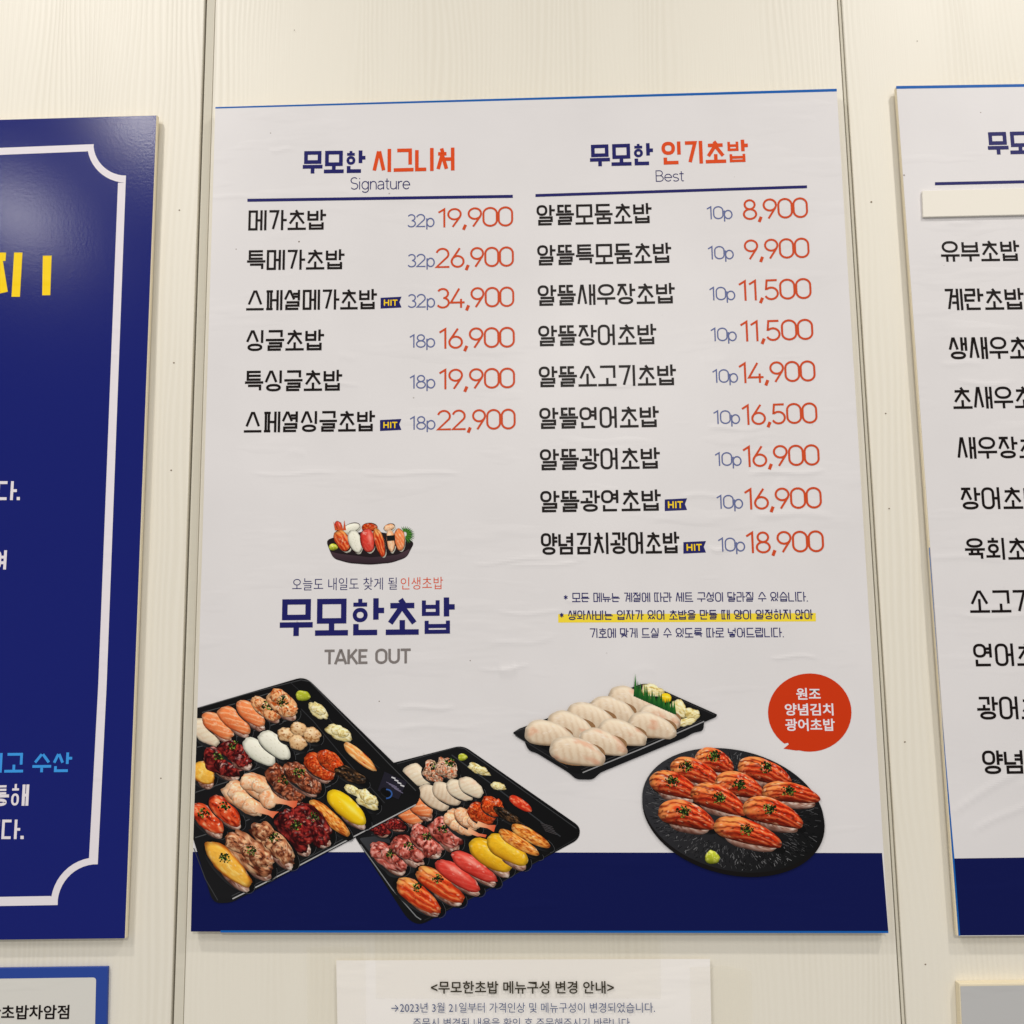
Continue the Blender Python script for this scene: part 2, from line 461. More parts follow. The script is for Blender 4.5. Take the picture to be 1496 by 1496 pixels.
def stroke_mesh(poly, t, V, Fc, lay, closed=False):
    """thick polyline with mitred joints appended to V (x, y, layer)"""
    n = len(poly)
    p = [np.array(q, float) for q in poly]
    base = len(V)
    for i in range(n):
        a = p[(i - 1) % n] if (closed or i > 0) else None
        b = p[(i + 1) % n] if (closed or i < n - 1) else None
        dirs = []
        if a is not None:
            d = p[i] - a; l = np.hypot(*d)
            if l > 1e-9: dirs.append(d / l)
        if b is not None:
            d = b - p[i]; l = np.hypot(*d)
            if l > 1e-9: dirs.append(d / l)
        if not dirs: dirs = [np.array((1., 0.))]
        ns = [np.array((-d[1], d[0])) for d in dirs]
        m = sum(ns); l = np.hypot(*m)
        m = ns[0] if l < 1e-6 else m / l
        k = min(1 / max(m @ ns[0], .35), 2.2)
        V.append((*(p[i] + m * t / 2 * k), lay)); V.append((*(p[i] - m * t / 2 * k), lay))
    for i in range(n if closed else n - 1):
        j = (i + 1) % n
        Fc.append((base + 2 * i, base + 2 * i + 1, base + 2 * j + 1, base + 2 * j))

def lettering(text, x0, x1, y0a, y1a, parent, mat, t=.095, y0b=None, y1b=None, name='lettering', d=D_BOARD, track=0.0, tx=None, clip=None, sp=.38):
    """text spans x0..x1 in the photo; top/bottom y at the left (y0a,y1a) and right (y0b,y1b) end; t = stroke / height"""
    if y0b is None: y0b, y1b = y0a, y1a
    H = ((y1a - y0a) + (y1b - y0b)) / 2
    W = x1 - x0
    adv = []
    for ch in text:
        if 0xAC00 <= ord(ch) <= 0xD7A3: adv.append(('h', 1.0))
        elif ch == ' ': adv.append(('s', sp))
        else: adv.append(('l', latin(ch)[1]))
    hang = any(a[0] == 'h' for a in adv)
    tot = sum(a[1] for a in adv)
    cw = W / tot                                  # px per advance unit
    V, Fc = [], []
    x = 0
    lay = 0
    for ch, (k, a) in zip(text, adv):
        if k == 'h': st = hangul(ch, cw * .97 / H, t)[0]; sx = cw * (.97 - track)
        elif k == 'l': st = latin(ch)[0]; sx = cw
        else: st = []; sx = cw
        sy = H if not (k == 'l' and hang) else H * .9
        for s in st:
            mul = 1.0
            if s[0] == 'm': mul = s[1]; s = s[2]
            if ch == ',': mul = 1.5
            c = s[0] == 'c'
            q = s[1] if c else s
            q = [(x + u * sx, v * sy) for u, v in q]
            lay = (lay + 1) % 9
            stroke_mesh(q, H * t * mul, V, Fc, lay, c)
        x += a * cw
    V = np.array(V)
    u = V[:, 0] / W
    bx = x0 + V[:, 0]; by = y1a + (y1b - y1a) * u
    hh = ((y1a - y0a) * (1 - u) + (y1b - y0b) * u) / H * V[:, 1]
    k = hh / (by - VP[1])
    px = bx + (VP[0] - bx) * k; py = by - hh
    if clip: px = np.maximum(px, clip)
    q = P(px, py, d + .0002)
    q[:, 1] -= V[:, 2] * .000012
    return link(name, q, Fc, mat, parent)

_fonts = {}
def font_lettering(text, x0, x1, y0a, y1a, parent, mat, off=0.0, y0b=None, y1b=None, name='lettering', d=D_BOARD):
    """Gothic lettering from Blender's built-in typeface, fitted to the measured box"""
    if y0b is None: y0b, y1b = y0a, y1a
    cu = bpy.data.curves.new('t', 'FONT'); cu.body = text; cu.size = 1; cu.offset = off; cu.resolution_u = 3
    o = bpy.data.objects.new('t', cu); C.objects.link(o)
    dg = bpy.context.evaluated_depsgraph_get()
    me = bpy.data.meshes.new_from_object(o.evaluated_get(dg))
    bpy.data.objects.remove(o); bpy.data.curves.remove(cu)
    co = np.zeros(len(me.vertices) * 3); me.vertices.foreach_get('co', co); co = co.reshape(-1, 3)
    Fc = [tuple(p.vertices) for p in me.polygons]
    bpy.data.meshes.remove(me)
    mn, mx = co.min(0), co.max(0)
    u = (co[:, 0] - mn[0]) / (mx[0] - mn[0]); v = (co[:, 1] - mn[1]) / (mx[1] - mn[1])
    bx = x0 + (x1 - x0) * u; by = y1a + (y1b - y1a) * u
    hh = ((y1a - y0a) * (1 - u) + (y1b - y0b) * u) * v
    k = hh / (by - VP[1])
    q = P(bx + (VP[0] - bx) * k, by - hh, d + .0002)
    return link(name, q, Fc, mat, parent)

# ------------------------------------------------------------------ the wall: three cream laminate panels and their grooves
wall = bpy.data.objects.new('wall', None); C.objects.link(wall); wall['kind'] = 'structure'
def xat(px, py, d=0.0): return float(P(px, py, d)[0])
LSX0 = (xat(293.5, 0) + xat(255, 1496)) / 2      # left groove, left lip
LSX1 = (xat(310, 0) + xat(272, 1496)) / 2
RSX0 = (xat(1224, 0) + xat(1317, 1496)) / 2
RSX1 = (xat(1230, 0) + xat(1324.5, 1496)) / 2
Z0, Z1 = 0.3, 3.2
def wbox(name, x0, x1, d0, d1, mat, bev=0.0012):
    v = [(x0, -d1, Z0), (x1, -d1, Z0), (x1, -d1, Z1), (x0, -d1, Z1), (x0, -d0, Z0), (x1, -d0, Z0), (x1, -d0, Z1), (x0, -d0, Z1)]
    f = [(0, 1, 2, 3), (5, 4, 7, 6), (3, 2, 6, 7), (1, 0, 4, 5), (0, 3, 7, 4), (2, 1, 5, 6)]
    o = link(name, v, f, mat, wall)
    if bev:
        b = o.modifiers.new('bevel', 'BEVEL'); b.width = bev; b.segments = 3
    return o
wbox('wall_panel', -2.2, LSX0, -.018, 0.0, M['wood2'])
wbox('wall_panel', LSX1, RSX0, -.018, -.0012, M['wood'])
wbox('wall_panel', RSX1, 2.2, -.018, 0.0, M['wood3'])
wbox('joint_strip', LSX0 + .0022, LSX1 - .0006, -.018, -.0022, M['groove'], .0008)
wbox('joint_strip', RSX0 + .0012, RSX1 - .0004, -.018, -.0030, M['groove'], .0006)
wbox('backing', -2.2, 2.2, -.03, -.0185, M['groove'], 0)

mh, nth, bh = new_mat('pinhole_dark'); bh.inputs['Base Color'].default_value = rgba((120, 102, 82)); bh.inputs['Roughness'].default_value = .8
for (hx, hy2, hr) in [(hh_[0], hh_[1], hh_[2] * .8) for hh_ in [(262, 307, 1.5), (254, 530, 1.6), (250, 687, 1.6), (235, 1137, 1.4), (1273, 295, 1.8), (1294, 604, 1.5), (1299, 743, 1.5), (1322, 1084, 1.7), (1352, 1409, 1.7), (430, 44, 1.0), (1340, 60, 1.0)]]:
    a_ = [k * math.pi / 4 for k in range(8)]
    q_ = P([hx + hr * math.cos(t) for t in a_], [hy2 + hr * .8 * math.sin(t) for t in a_], .0003)
    link('pinhole', q_, [tuple(range(8))], mh, wall)

# ------------------------------------------------------------------ food photographs printed on the centre board
def vnoise(x, y, seed=0):
    xi = np.floor(x).astype(np.int64); yi = np.floor(y).astype(np.int64)
    fx = x - xi; fy = y - yi
    fx = fx * fx * (3 - 2 * fx); fy = fy * fy * (3 - 2 * fy)
    def h(a, b):
        n = (a * 374761393 + b * 668265263 + seed * 1442695041) & 0xffffffff
        n = ((n ^ (n >> 13)) * 1274126177) & 0xffffffff
        return ((n ^ (n >> 16)) & 0xffff) / 65535.0
    return (h(xi, yi) * (1 - fx) + h(xi + 1, yi) * fx) * (1 - fy) + (h(xi, yi + 1) * (1 - fx) + h(xi + 1, yi + 1) * fx) * fy
def fbm(x, y, seed=0, o=3):
    s = 0; a = .5; t = 0
    for k in range(o):
        s = s + a * vnoise(x * 2 ** k, y * 2 ** k, seed + k * 17); t += a; a *= .55
    return s / t
def ss(a, b, x):
    t = np.clip((x - a) / (b - a), 0, 1); return t * t * (3 - 2 * t)
def mixc(a, b, f): return a * (1 - f[:, None]) + np.array(b, float) * f[:, None]

def edge_left(y): return 315.0 - 0.03076 * (y - 157) + .3

class Food:
    def __init__(s, parent): s.parent = parent; s.k = 0

STY = {}
def sty(name):
    def w(f): STY[name] = f; return f
    return w
# every style: U along, V across, X,Y photo px, s seed -> sRGB colours of the printed photograph
@sty('salmon')
def _(U, V, X, Y, s):
    c = np.tile(np.array((240., 146, 92)), (len(U), 1))
    st = np.sin((U * 1.0 + V * .9) * 11 + fbm(U * 2, V * 2, s) * 4)
    c = mixc(c, (252, 208, 168), ss(.55, 1, st) * .75)
    return mixc(c, (214, 96, 44), ss(.3, 1, V) * .7)
@sty('seared')
def _(U, V, X, Y, s):
    c = np.tile(np.array((244., 190, 140)), (len(U), 1))
    n = fbm(U * 4, V * 4, s)
    c = mixc(c, (196, 96, 38), ss(.45, .7, n)); c = mixc(c, (255, 236, 206), ss(.62, .8, fbm(U * 5, V * 5, s + 4)))
    return mixc(c, (84, 38, 18), ss(.68, .82, fbm(U * 6, V * 6, s + 9)))
@sty('white')
def _(U, V, X, Y, s):
    c = np.tile(np.array((236., 222, 196)), (len(U), 1))
    st = np.sin((U * 1.2 + V * .5) * 15 + fbm(U * 2, V * 2, s) * 3)
    c = mixc(c, (222, 190, 156), ss(.1, 1, st) * .35)
    return mixc(c, (226, 176, 150), ss(.45, .9, fbm(U * 1.6, V * 1.6, s + 3)) * .6)
@sty('flounder')
def _(U, V, X, Y, s):
    c = np.tile(np.array((232., 211, 184)), (len(U), 1))
    st = np.sin((U * 1.3 - V * .35) * 17 + fbm(U * 1.5, V * 2, s) * 3 + V * V * 3)
    c = mixc(c, (205, 172, 140), ss(-.2, 1, st) * .45)
    c = mixc(c, (242, 228, 205), ss(.2, -.8, V) * .55)
    c = mixc(c, (218, 148, 116), ss(.62, .85, fbm(U * 1.4 + 3, V * 1.3, s + 3)) * .55)
    return mixc(c, (196, 158, 118), ss(.6, 1.0, V) * .5)
@sty('squid')
def _(U, V, X, Y, s):
    c = np.tile(np.array((240., 238, 222)), (len(U), 1))
    d = ss(.8, 1, np.sin(U * 22) * np.sin(V * 10))
    c = mixc(c, (196, 190, 160), d * .7)
    return mixc(c, (198, 200, 180), ss(.4, 1, V) * .6)
@sty('redmeat')
def _(U, V, X, Y, s):
    n = fbm(U * 4, V * 4, s); n2 = fbm(U * 9, V * 9, s + 5)
    c = np.tile(np.array((112., 26, 28)), (len(U), 1))
    c = mixc(c, (176, 60, 52), ss(.5, .72, n)); c = mixc(c, (54, 10, 14), ss(.52, .36, n))
    return mixc(c, (222, 140, 120), ss(.72, .86, n2) * .8)
@sty('beef')
def _(U, V, X, Y, s):
    n = fbm(U * 5, V * 5, s); n2 = fbm(U * 10, V * 10, s + 5)
    c = np.tile(np.array((142., 70, 44)), (len(U), 1))
    c = mixc(c, (204, 128, 92), ss(.5, .7, n)); c = mixc(c, (78, 34, 22), ss(.5, .34, n))
    return mixc(c, (240, 200, 172), ss(.68, .82, n2))
@sty('pork')
def _(U, V, X, Y, s):
    n = fbm(U * 4, V * 4, s); n2 = fbm(U * 8, V * 8, s + 5)
    c = np.tile(np.array((186., 122, 86)), (len(U), 1))
    c = mixc(c, (232, 190, 150), ss(.5, .7, n)); c = mixc(c, (104, 46, 26), ss(.46, .3, n))
    return mixc(c, (60, 26, 18), ss(.64, .76, n2))
@sty('egg')
def _(U, V, X, Y, s):
    c = np.tile(np.array((240., 186, 78)), (len(U), 1))
    c = mixc(c, (250, 214, 122), ss(.5, .75, fbm(U * 3, V * 3, s)))
    r = U ** 2 * .7 + V ** 2
    c = mixc(c, (196, 108, 30), ss(.55, 1, r + fbm(U * 5, V * 5, s) * .3 - .1))
    return c
@sty('yellow')
def _(U, V, X, Y, s):
    c = np.tile(np.array((248., 206, 26)), (len(U), 1))
    c = mixc(c, (255, 240, 120), ss(.5, .0, np.abs(V + .25) + np.abs(U - .2) * .4) * .8)
    return mixc(c, (206, 146, 10), ss(.35, 1, V) * .8)
@sty('mustard')
def _(U, V, X, Y, s):
    c = np.tile(np.array((238., 188, 40)), (len(U), 1))
    c = mixc(c, (250, 214, 92), ss(.5, .0, np.abs(V + .25) + np.abs(U) * .4) * .8)
    return mixc(c, (196, 132, 20), ss(.35, 1, V) * .8)
@sty('fried')
def _(U, V, X, Y, s):
    c = np.tile(np.array((232., 148, 62)), (len(U), 1))
    n = fbm(U * 8, V * 6, s)
    c = mixc(c, (248, 196, 116), ss(.5, .7, n)); return mixc(c, (176, 82, 26), ss(.45, .3, n))
@sty('grilled')
def _(U, V, X, Y, s):
    c = np.tile(np.array((220., 78, 34)), (len(U), 1))
    c = mixc(c, (246, 186, 104), ss(-.15, -1.0, U + V * .4 + (fbm(U * 3, V * 3, s) - .5)))
    st = np.sin(V * 11 + U * 2.5 + fbm(U * 2.5, V * 2, s) * 6)
    c = mixc(c, (250, 178, 112), ss(.5, 1, st) * .7); c = mixc(c, (158, 40, 14), ss(-.4, -1, st) * .6)
    c = mixc(c, (255, 226, 190), ss(.76, .9, fbm(U * 7, V * 9, s + 8)) * .8)
    return mixc(c, (124, 52, 22), ss(.74, .84, fbm(U * 12, V * 9, s + 2)))
@sty('torched')
def _(U, V, X, Y, s):
    c = np.tile(np.array((206., 62, 26)), (len(U), 1))
    c = mixc(c, (238, 156, 88), ss(-.1, -.9, U + V * .3 + (fbm(U * 3, V * 3, s) - .5)))
    v2 = V + .30 * (1 - U * U)
    st = np.sin(v2 * 13 + U * 1.5 + fbm(U * 2.5, V * 2, s) * 7)
    c = mixc(c, (246, 150, 92), ss(.45, 1, st) * .75); c = mixc(c, (122, 26, 10), ss(-.3, -1, st) * .7)
    c = mixc(c, (104, 30, 14), ss(.35, .95, V) * .55)
    c = mixc(c, (255, 214, 176), ss(.70, .84, fbm(U * 6, V * 10, s + 8)) * .85)
    return mixc(c, (82, 30, 14), ss(.66, .78, fbm(U * 13, V * 9, s + 2)) * .9)
@sty('tuna')
def _(U, V, X, Y, s):
    c = np.tile(np.array((220., 74, 62)), (len(U), 1))
    c = mixc(c, (250, 170, 156), ss(.6, .0, np.abs(V + .35) + np.abs(U + .2) * .5) * .9)
    st = np.sin((U + V) * 13); c = mixc(c, (238, 120, 104), ss(.6, 1, st) * .5)
    return mixc(c, (176, 36, 28), ss(.4, 1, V) * .8)
@sty('shrimp')
def _(U, V, X, Y, s):
    c = np.tile(np.array((246., 208, 172)), (len(U), 1))
    n = fbm(U * 5, V * 4, s)
    c = mixc(c, (240, 160, 108), ss(.52, .7, n) * .8); c = mixc(c, (255, 236, 214), ss(.6, .8, fbm(U * 7, V * 7, s + 2)))
    return mixc(c, (206, 118, 66), ss(.45, 1, np.abs(V)) * .45)
@sty('pink')
def _(U, V, X, Y, s):
    n = fbm(U * 3, V * 3, s); n2 = fbm(U * 6, V * 6, s + 5)
    c = np.tile(np.array((192., 92, 78)), (len(U), 1))
    c = mixc(c, (236, 164, 152), ss(.52, .68, n)); c = mixc(c, (110, 36, 30), ss(.46, .32, n))
    return mixc(c, (250, 214, 200), ss(.7, .84, n2))
@sty('roe')
def _(U, V, X, Y, s):
    c = np.tile(np.array((206., 76, 26)), (len(U), 1))
    n = fbm(U * 7, V * 7, s); c = mixc(c, (246, 150, 84), ss(.55, .8, n)); return mixc(c, (140, 34, 10), ss(.45, .3, n))
@sty('glaze')
def _(U, V, X, Y, s):
    c = np.tile(np.array((222., 84, 42)), (len(U), 1))
    n = fbm(U * 3, V * 3, s); c = mixc(c, (250, 176, 130), ss(.6, .8, n)); c = mixc(c, (150, 34, 14), ss(.45, .3, n))
    return mixc(c, (255, 232, 214), ss(.74, .82, fbm(U * 7, V * 7, s + 5)))
@sty('eel')
def _(U, V, X, Y, s):
    c = np.tile(np.array((46., 34, 26)), (len(U), 1))
    n = fbm(U * 6, V * 6, s); c = mixc(c, (132, 96, 62), ss(.56, .76, n)); return mixc(c, (12, 10, 9), ss(.45, .35, n))
@sty('ginger')
def _(U, V, X, Y, s):
    c = np.tile(np.array((238., 222, 158)), (len(U), 1))
    n = fbm(U * 3, V * 4, s); c = mixc(c, (252, 244, 206), ss(.5, .7, n)); return mixc(c, (196, 168, 92), ss(.44, .3, n))
@sty('wasabi')
def _(U, V, X, Y, s):
    c = np.tile(np.array((174., 182, 46)), (len(U), 1))
    n = fbm(U * 2.5, V * 2.5, s); c = mixc(c, (216, 218, 104), ss(.5, .75, n)); return mixc(c, (104, 112, 18), ss(.1, 1, V * .7 + .3 * U))
@sty('kimchi')
def _(U, V, X, Y, s):
    c = np.tile(np.array((240., 168, 96)), (len(U), 1))
    st = np.sin(V * 8 + U * 3 + fbm(U * 3, V * 2, s) * 5); c = mixc(c, (255, 214, 156), ss(.2, 1, st)); return mixc(c, (206, 66, 22), ss(.62, .8, fbm(U * 3, V * 3, s + 4)))
@sty('redstrip')
def _(U, V, X, Y, s):
    c = np.tile(np.array((214., 62, 34)), (len(U), 1))
    return mixc(c, (246, 140, 100), ss(.5, .75, fbm(U * 4, V * 3, s)))
@sty('rice')
def _(U, V, X, Y, s):
    c = np.tile(np.array((206., 168, 150)), (len(U), 1))
    n = fbm(X / 2.6, Y / 2.2, s); c = mixc(c, (240, 222, 210), ss(.48, .68, n)); c = mixc(c, (132, 82, 66), ss(.46, .3, n))
    return mixc(c, (96, 54, 44), ss(.2, 1, V) * .7)
@sty('scallop')
def _(U, V, X, Y, s):
    c = np.tile(np.array((226., 188, 142)), (len(U), 1))
    c = mixc(c, (246, 222, 188), ss(.8, .0, np.hypot(U + .2, V + .3))); return mixc(c, (176, 122, 72), ss(.45, .3, fbm(U * 4, V * 4, s)))
@sty('crab')
def _(U, V, X, Y, s):
    n = fbm(X / 3, Y / 2.4, s); c = np.tile(np.array((226., 192, 164)), (len(U), 1))
    c = mixc(c, (206, 106, 62), ss(.52, .66, n)); c = mixc(c, (250, 238, 222), ss(.6, .76, fbm(X / 2.2, Y / 2.2, s + 3))); return mixc(c, (112, 62, 36), ss(.42, .3, n))
@sty('cup')
def _(U, V, X, Y, s):
    c = np.tile(np.array((13., 13, 14)), (len(U), 1))
    return mixc(c, (40, 41, 43), ss(.35, 1, V) * ss(.5, 1, np.hypot(U, V)))
TAIL = (232, 120, 70)

LAY = [0]
ROUGH = {'redmeat': .24, 'beef': .2, 'pork': .22, 'pink': .2, 'crab': .3, 'shrimp': .13, 'roe': .12, 'salmon': .09, 'tuna': .09, 'white': .12, 'squid': .08, 'scallop': .14, 'ginger': .22, 'wasabi': .12, 'rice': .10, 'eel': .16,
         'fried': .05, 'seared': .18, 'grilled': .12, 'egg': .12, 'kimchi': .08, 'glaze': .09, 'cup': 0, 'yellow': .06, 'mustard': .06, 'flounder': .07}
def piece(parent, style, x, y, L, W, ang, seed, taper=.14, name='printed_sushi', d=None, rings=13, segs=44, pw=2.2, shade=1.0, arch=0.0):
    """one printed morsel: a coloured patch with its own outline"""
    rnd = random.Random(seed * 31 + 7)
    th = np.linspace(0, 2 * math.pi, segs, endpoint=False)
    amp = ROUGH.get(style, .04)
    nz = fbm(np.cos(th) * 2.2 + 9 + seed, np.sin(th) * 2.2 + 5, seed, 3) - .5
    rr = np.linspace(0, 1, rings + 1)[1:] ** .8
    ct, st = np.cos(th), np.sin(th)
    sup = (np.abs(ct) ** pw + np.abs(st) ** pw) ** (-1 / pw)
    out = sup * (1 + 2.4 * amp * nz)
    U = np.concatenate([[0], np.outer(rr, ct * out).ravel()])
    V = np.concatenate([[0], np.outer(rr, st * out).ravel()])
    Rn = np.concatenate([[0], np.repeat(rr, segs)])
    bend = rnd.uniform(-.05, .05)
    lx = U * L / 2; ly = (V * (1 - taper * U) + bend * U * U + arch * (U * U - .4)) * W / 2
    a = math.radians(ang)
    X = x + lx * math.cos(a) - ly * math.sin(a)
    Y = y + lx * math.sin(a) + ly * math.cos(a)
    c = STY[style](U, V, X, Y, seed)
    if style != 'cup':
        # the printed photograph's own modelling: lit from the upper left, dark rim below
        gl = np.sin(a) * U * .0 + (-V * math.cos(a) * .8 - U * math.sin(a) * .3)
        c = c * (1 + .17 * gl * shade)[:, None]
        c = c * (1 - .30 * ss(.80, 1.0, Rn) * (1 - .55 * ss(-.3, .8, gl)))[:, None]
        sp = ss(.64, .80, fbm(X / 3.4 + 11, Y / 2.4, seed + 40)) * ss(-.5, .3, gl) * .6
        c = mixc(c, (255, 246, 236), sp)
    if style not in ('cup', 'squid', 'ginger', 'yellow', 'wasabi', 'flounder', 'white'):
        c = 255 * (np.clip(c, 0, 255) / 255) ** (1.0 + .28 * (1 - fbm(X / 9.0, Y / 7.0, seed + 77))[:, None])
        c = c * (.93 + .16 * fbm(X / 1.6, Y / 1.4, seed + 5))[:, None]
    c = np.clip(c, 0, 255)
    X = np.maximum(X, edge_left(Y))
    faces = []
    for j in range(segs):
        faces.append((0, 1 + j, 1 + (j + 1) % segs))
    for r in range(rings - 1):
        b = 1 + r * segs
        for j in range(segs):
            j2 = (j + 1) % segs
            faces.append((b + j, b + segs + j, b + segs + j2, b + j2))
    faces = [f[::-1] for f in faces]
    LAY[0] += 1
    q = P(X, Y, D_BOARD + .0003 + LAY[0] * 3e-6 if d is None else d)
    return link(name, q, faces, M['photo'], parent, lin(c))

def inkpoly(parent, pts, col, name, col2=None, gdir=(0, 1)):
    pts = [(max(x, edge_left(y)), y) for x, y in pts]
    LAY[0] += 1
    q = P([p[0] for p in pts], [p[1] for p in pts], D_BOARD + .0003 + LAY[0] * 3e-6)
    if col2 is None: cc = np.tile(lin(col), (len(pts), 1))
    else:
        a = np.array(pts) @ np.array(gdir, float); a = (a - a.min()) / (np.ptp(a) + 1e-9)
        cc = lin(np.array(col, float) * (1 - a[:, None]) + np.array(col2, float) * a[:, None])
    return link(name, q, [tuple(range(len(pts)))], M['photo'], parent, cc)

def inklines(parent, lines, name='printed_outline'):
    """lines = [(points, width px, colour)] -> one part of fine printed strokes"""
    V, Fc, cc = [], [], []
    LAY[0] += 1
    for k, (pts, w, col) in enumerate(lines):
        n0 = len(V)
        stroke_mesh([(max(x, edge_left(y)), y) for x, y in pts], w, V, Fc, k % 5)
        cc += [lin(col)] * (len(V) - n0)
    V = np.array(V)
    q = P(V[:, 0], V[:, 1], D_BOARD + .0003 + LAY[0] * 3e-6)
    q[:, 1] -= V[:, 2] * 5e-7
    LAY[0] += 1
    return link(name, q, Fc, M['photo'], parent, np.array(cc))

def garnish(parent, x, y, r, seed, name='printed_garnish'):
    rnd = random.Random(seed + 991)
    V, Fc, cc = [], [], []
    LAY[0] += 1
    for k in range(int(26 + r * 4)):
        a = rnd.uniform(0, 6.283); q = r * rnd.random() ** (.6 if k > 8 else 1.2)
        cx, cy = x + q * math.cos(a), y + q * math.sin(a) * .85
        s = rnd.uniform(.7, 1.9) * (1.25 if k < 9 else .8); b0 = len(V); rot = rnd.uniform(0, 6.28)
        nn = 5
        for j in range(nn):
            t = rot + j * 6.283 / nn; V.append((cx + s * math.cos(t) * rnd.uniform(.7, 1.4), cy + s * math.sin(t), k % 8))
        Fc.append(tuple(range(b0, b0 + nn)))
        col = rnd.choice([(22, 34, 12), (30, 48, 16), (46, 72, 22), (16, 22, 10), (88, 120, 40), (36, 56, 20), (132, 158, 70)])
        if k < 12: col = (20, 30, 12)
        cc += [lin(col)] * nn
    V = np.array(V)
    q = P(V[:, 0], V[:, 1], D_BOARD + .0003 + LAY[0] * 3e-6); q[:, 1] -= V[:, 2] * 3e-7
    return link(name, q, Fc, M['photo'], parent, np.array(cc))

def rounded(pts, r=6, n=5):
    """polygon with rounded corners; r may be a list"""
    out = []
    m = len(pts)
    for i, p in enumerate(pts):
        rr_ = r[i] if isinstance(r, (list, tuple)) else r
        p = np.array(p, float); a = np.array(pts[i - 1], float) - p; b = np.array(pts[(i + 1) % m], float) - p
        la, lb = np.hypot(*a), np.hypot(*b)
        if rr_ <= 0: out.append(tuple(p)); continue
        pa = p + a / la * min(rr_, la / 2.1); pb = p + b / lb * min(rr_, lb / 2.1)
        for k in range(n + 1):
            t = k / n; out.append(tuple((1 - t) ** 2 * pa + 2 * t * (1 - t) * p + t * t * pb))
    return out

# ------------------------------------------------------------------ centre menu board
def at(px, py, d=0.0): return Vector(P(px, py, d))
TLc, TRc, BRc, BLc = (314.6, 157.2), (1222.4, 130.6), (1298.2, 1363.0), (278.6, 1361.0)
board = thing('menu_board', 'white menu board in the centre, orange prices above printed trays of sushi', 'menu board', at(288, 1362), 'sushi menu boards on the wall')
slab([TLc, TRc, BRc, BLc], .0045, D_BOARD - .0004, 'foam_panel', M['foam'], board, d_map=D_BOARD)
# the printed film: a sheet on the front face, slightly uneven
def film(quad, name, mat, parent, d, nx=24, ny=30, creases=None):
    V, Fc = [], []
    for j in range(ny + 1):
        for i in range(nx + 1):
            u, v = i / nx, j / ny
            x = (quad[0][0] * (1 - u) + quad[1][0] * u) * (1 - v) + (quad[3][0] * (1 - u) + quad[2][0] * u) * v
            y = (quad[0][1] * (1 - u) + quad[1][1] * u) * (1 - v) + (quad[3][1] * (1 - u) + quad[2][1] * u) * v
            V.append((x, y))
    V = np.array(V); q = P(V[:, 0], V[:, 1], d)
    for j in range(ny):
        for i in range(nx):
            a = j * (nx + 1) + i; Fc.append((a, a + nx + 1, a + nx + 2, a + 1))
    cols = None
    if creases:
        h = np.zeros(len(V))
        for (cx, cy, hl, ht, am, sl) in creases:
            dx = V[:, 0] - cx; dy = V[:, 1] - cy - sl * dx - 2.0 * np.sin(dx / hl * 3 + cx)
            h += am * np.exp(-(dy / ht) ** 2) * np.clip(1.2 - (dx / hl) ** 4, 0, 1)
        cols = np.stack([h, h, h], -1)
    o = link(name, q, Fc, mat, parent, cols)
    for p_ in o.data.polygons: p_.use_smooth = True
    return o
rc = random.Random(77)
CRE = [(1150, 690, 55, 4, .8, -.05), (1160, 752, 58, 6, .9, .03), (1135, 720, 20, 14, .5, -.9), (742, 980, 14, 8, 1.0, -.3), (622, 1034, 42, 4, .7, -.03), (1052, 803, 14, 4, .8, .1),
       (1075, 626, 40, 4, .5, .0), (600, 692, 70, 3, .5, 0), (1160, 960, 34, 3, .6, 0), (640, 1062, 60, 4, .4, 0), (430, 692, 60, 3, .5, 0), (900, 562, 40, 3, .4, 0), (1104, 640, 24, 10, .4, .2)]
CRE += [(rc.uniform(350, 1220), rc.uniform(200, 1200), rc.uniform(10, 60), rc.uniform(3, 6), rc.uniform(.15, .5), rc.uniform(-.1, .1)) for _ in range(34)]
CRE_R = [(1450, 1150, 60, 7, .9, -.6), (1470, 1190, 50, 6, .8, -.5), (1440, 560, 40, 4, .5, 0), (1460, 900, 60, 4, .5, 0)] + [(rc.uniform(1400, 1900), rc.uniform(250, 1200), rc.uniform(10, 60), rc.uniform(3, 6), rc.uniform(.2, .6), rc.uniform(-.1, .1)) for _ in range(14)]
film([TLc, TRc, BRc, BLc], 'white_film', M['white'], board, D_BOARD, 160, 420, CRE)
flat([(281.5, 1244.5), (1288.6, 1246.2), (1297.9, 1361.2), (278.8, 1361.0)][::-1], D_BOARD + .0001, 'navy_band', M['navy'], board)
flat([(314.6, 156.4), (1222.4, 129.6), (1222.6, 133.6), (314.7, 158.6)][::-1], D_BOARD + .0001, 'blue_edge', M['blue_edge'], board)
flat([(322, 1359.3), (1297.8, 1360.2), (1298.1, 1363.2), (322, 1362.4)][::-1], D_BOARD + .00015, 'blue_edge', M['blue_edge'], board)

T = lambda *a, **k: lettering(*a, **k)
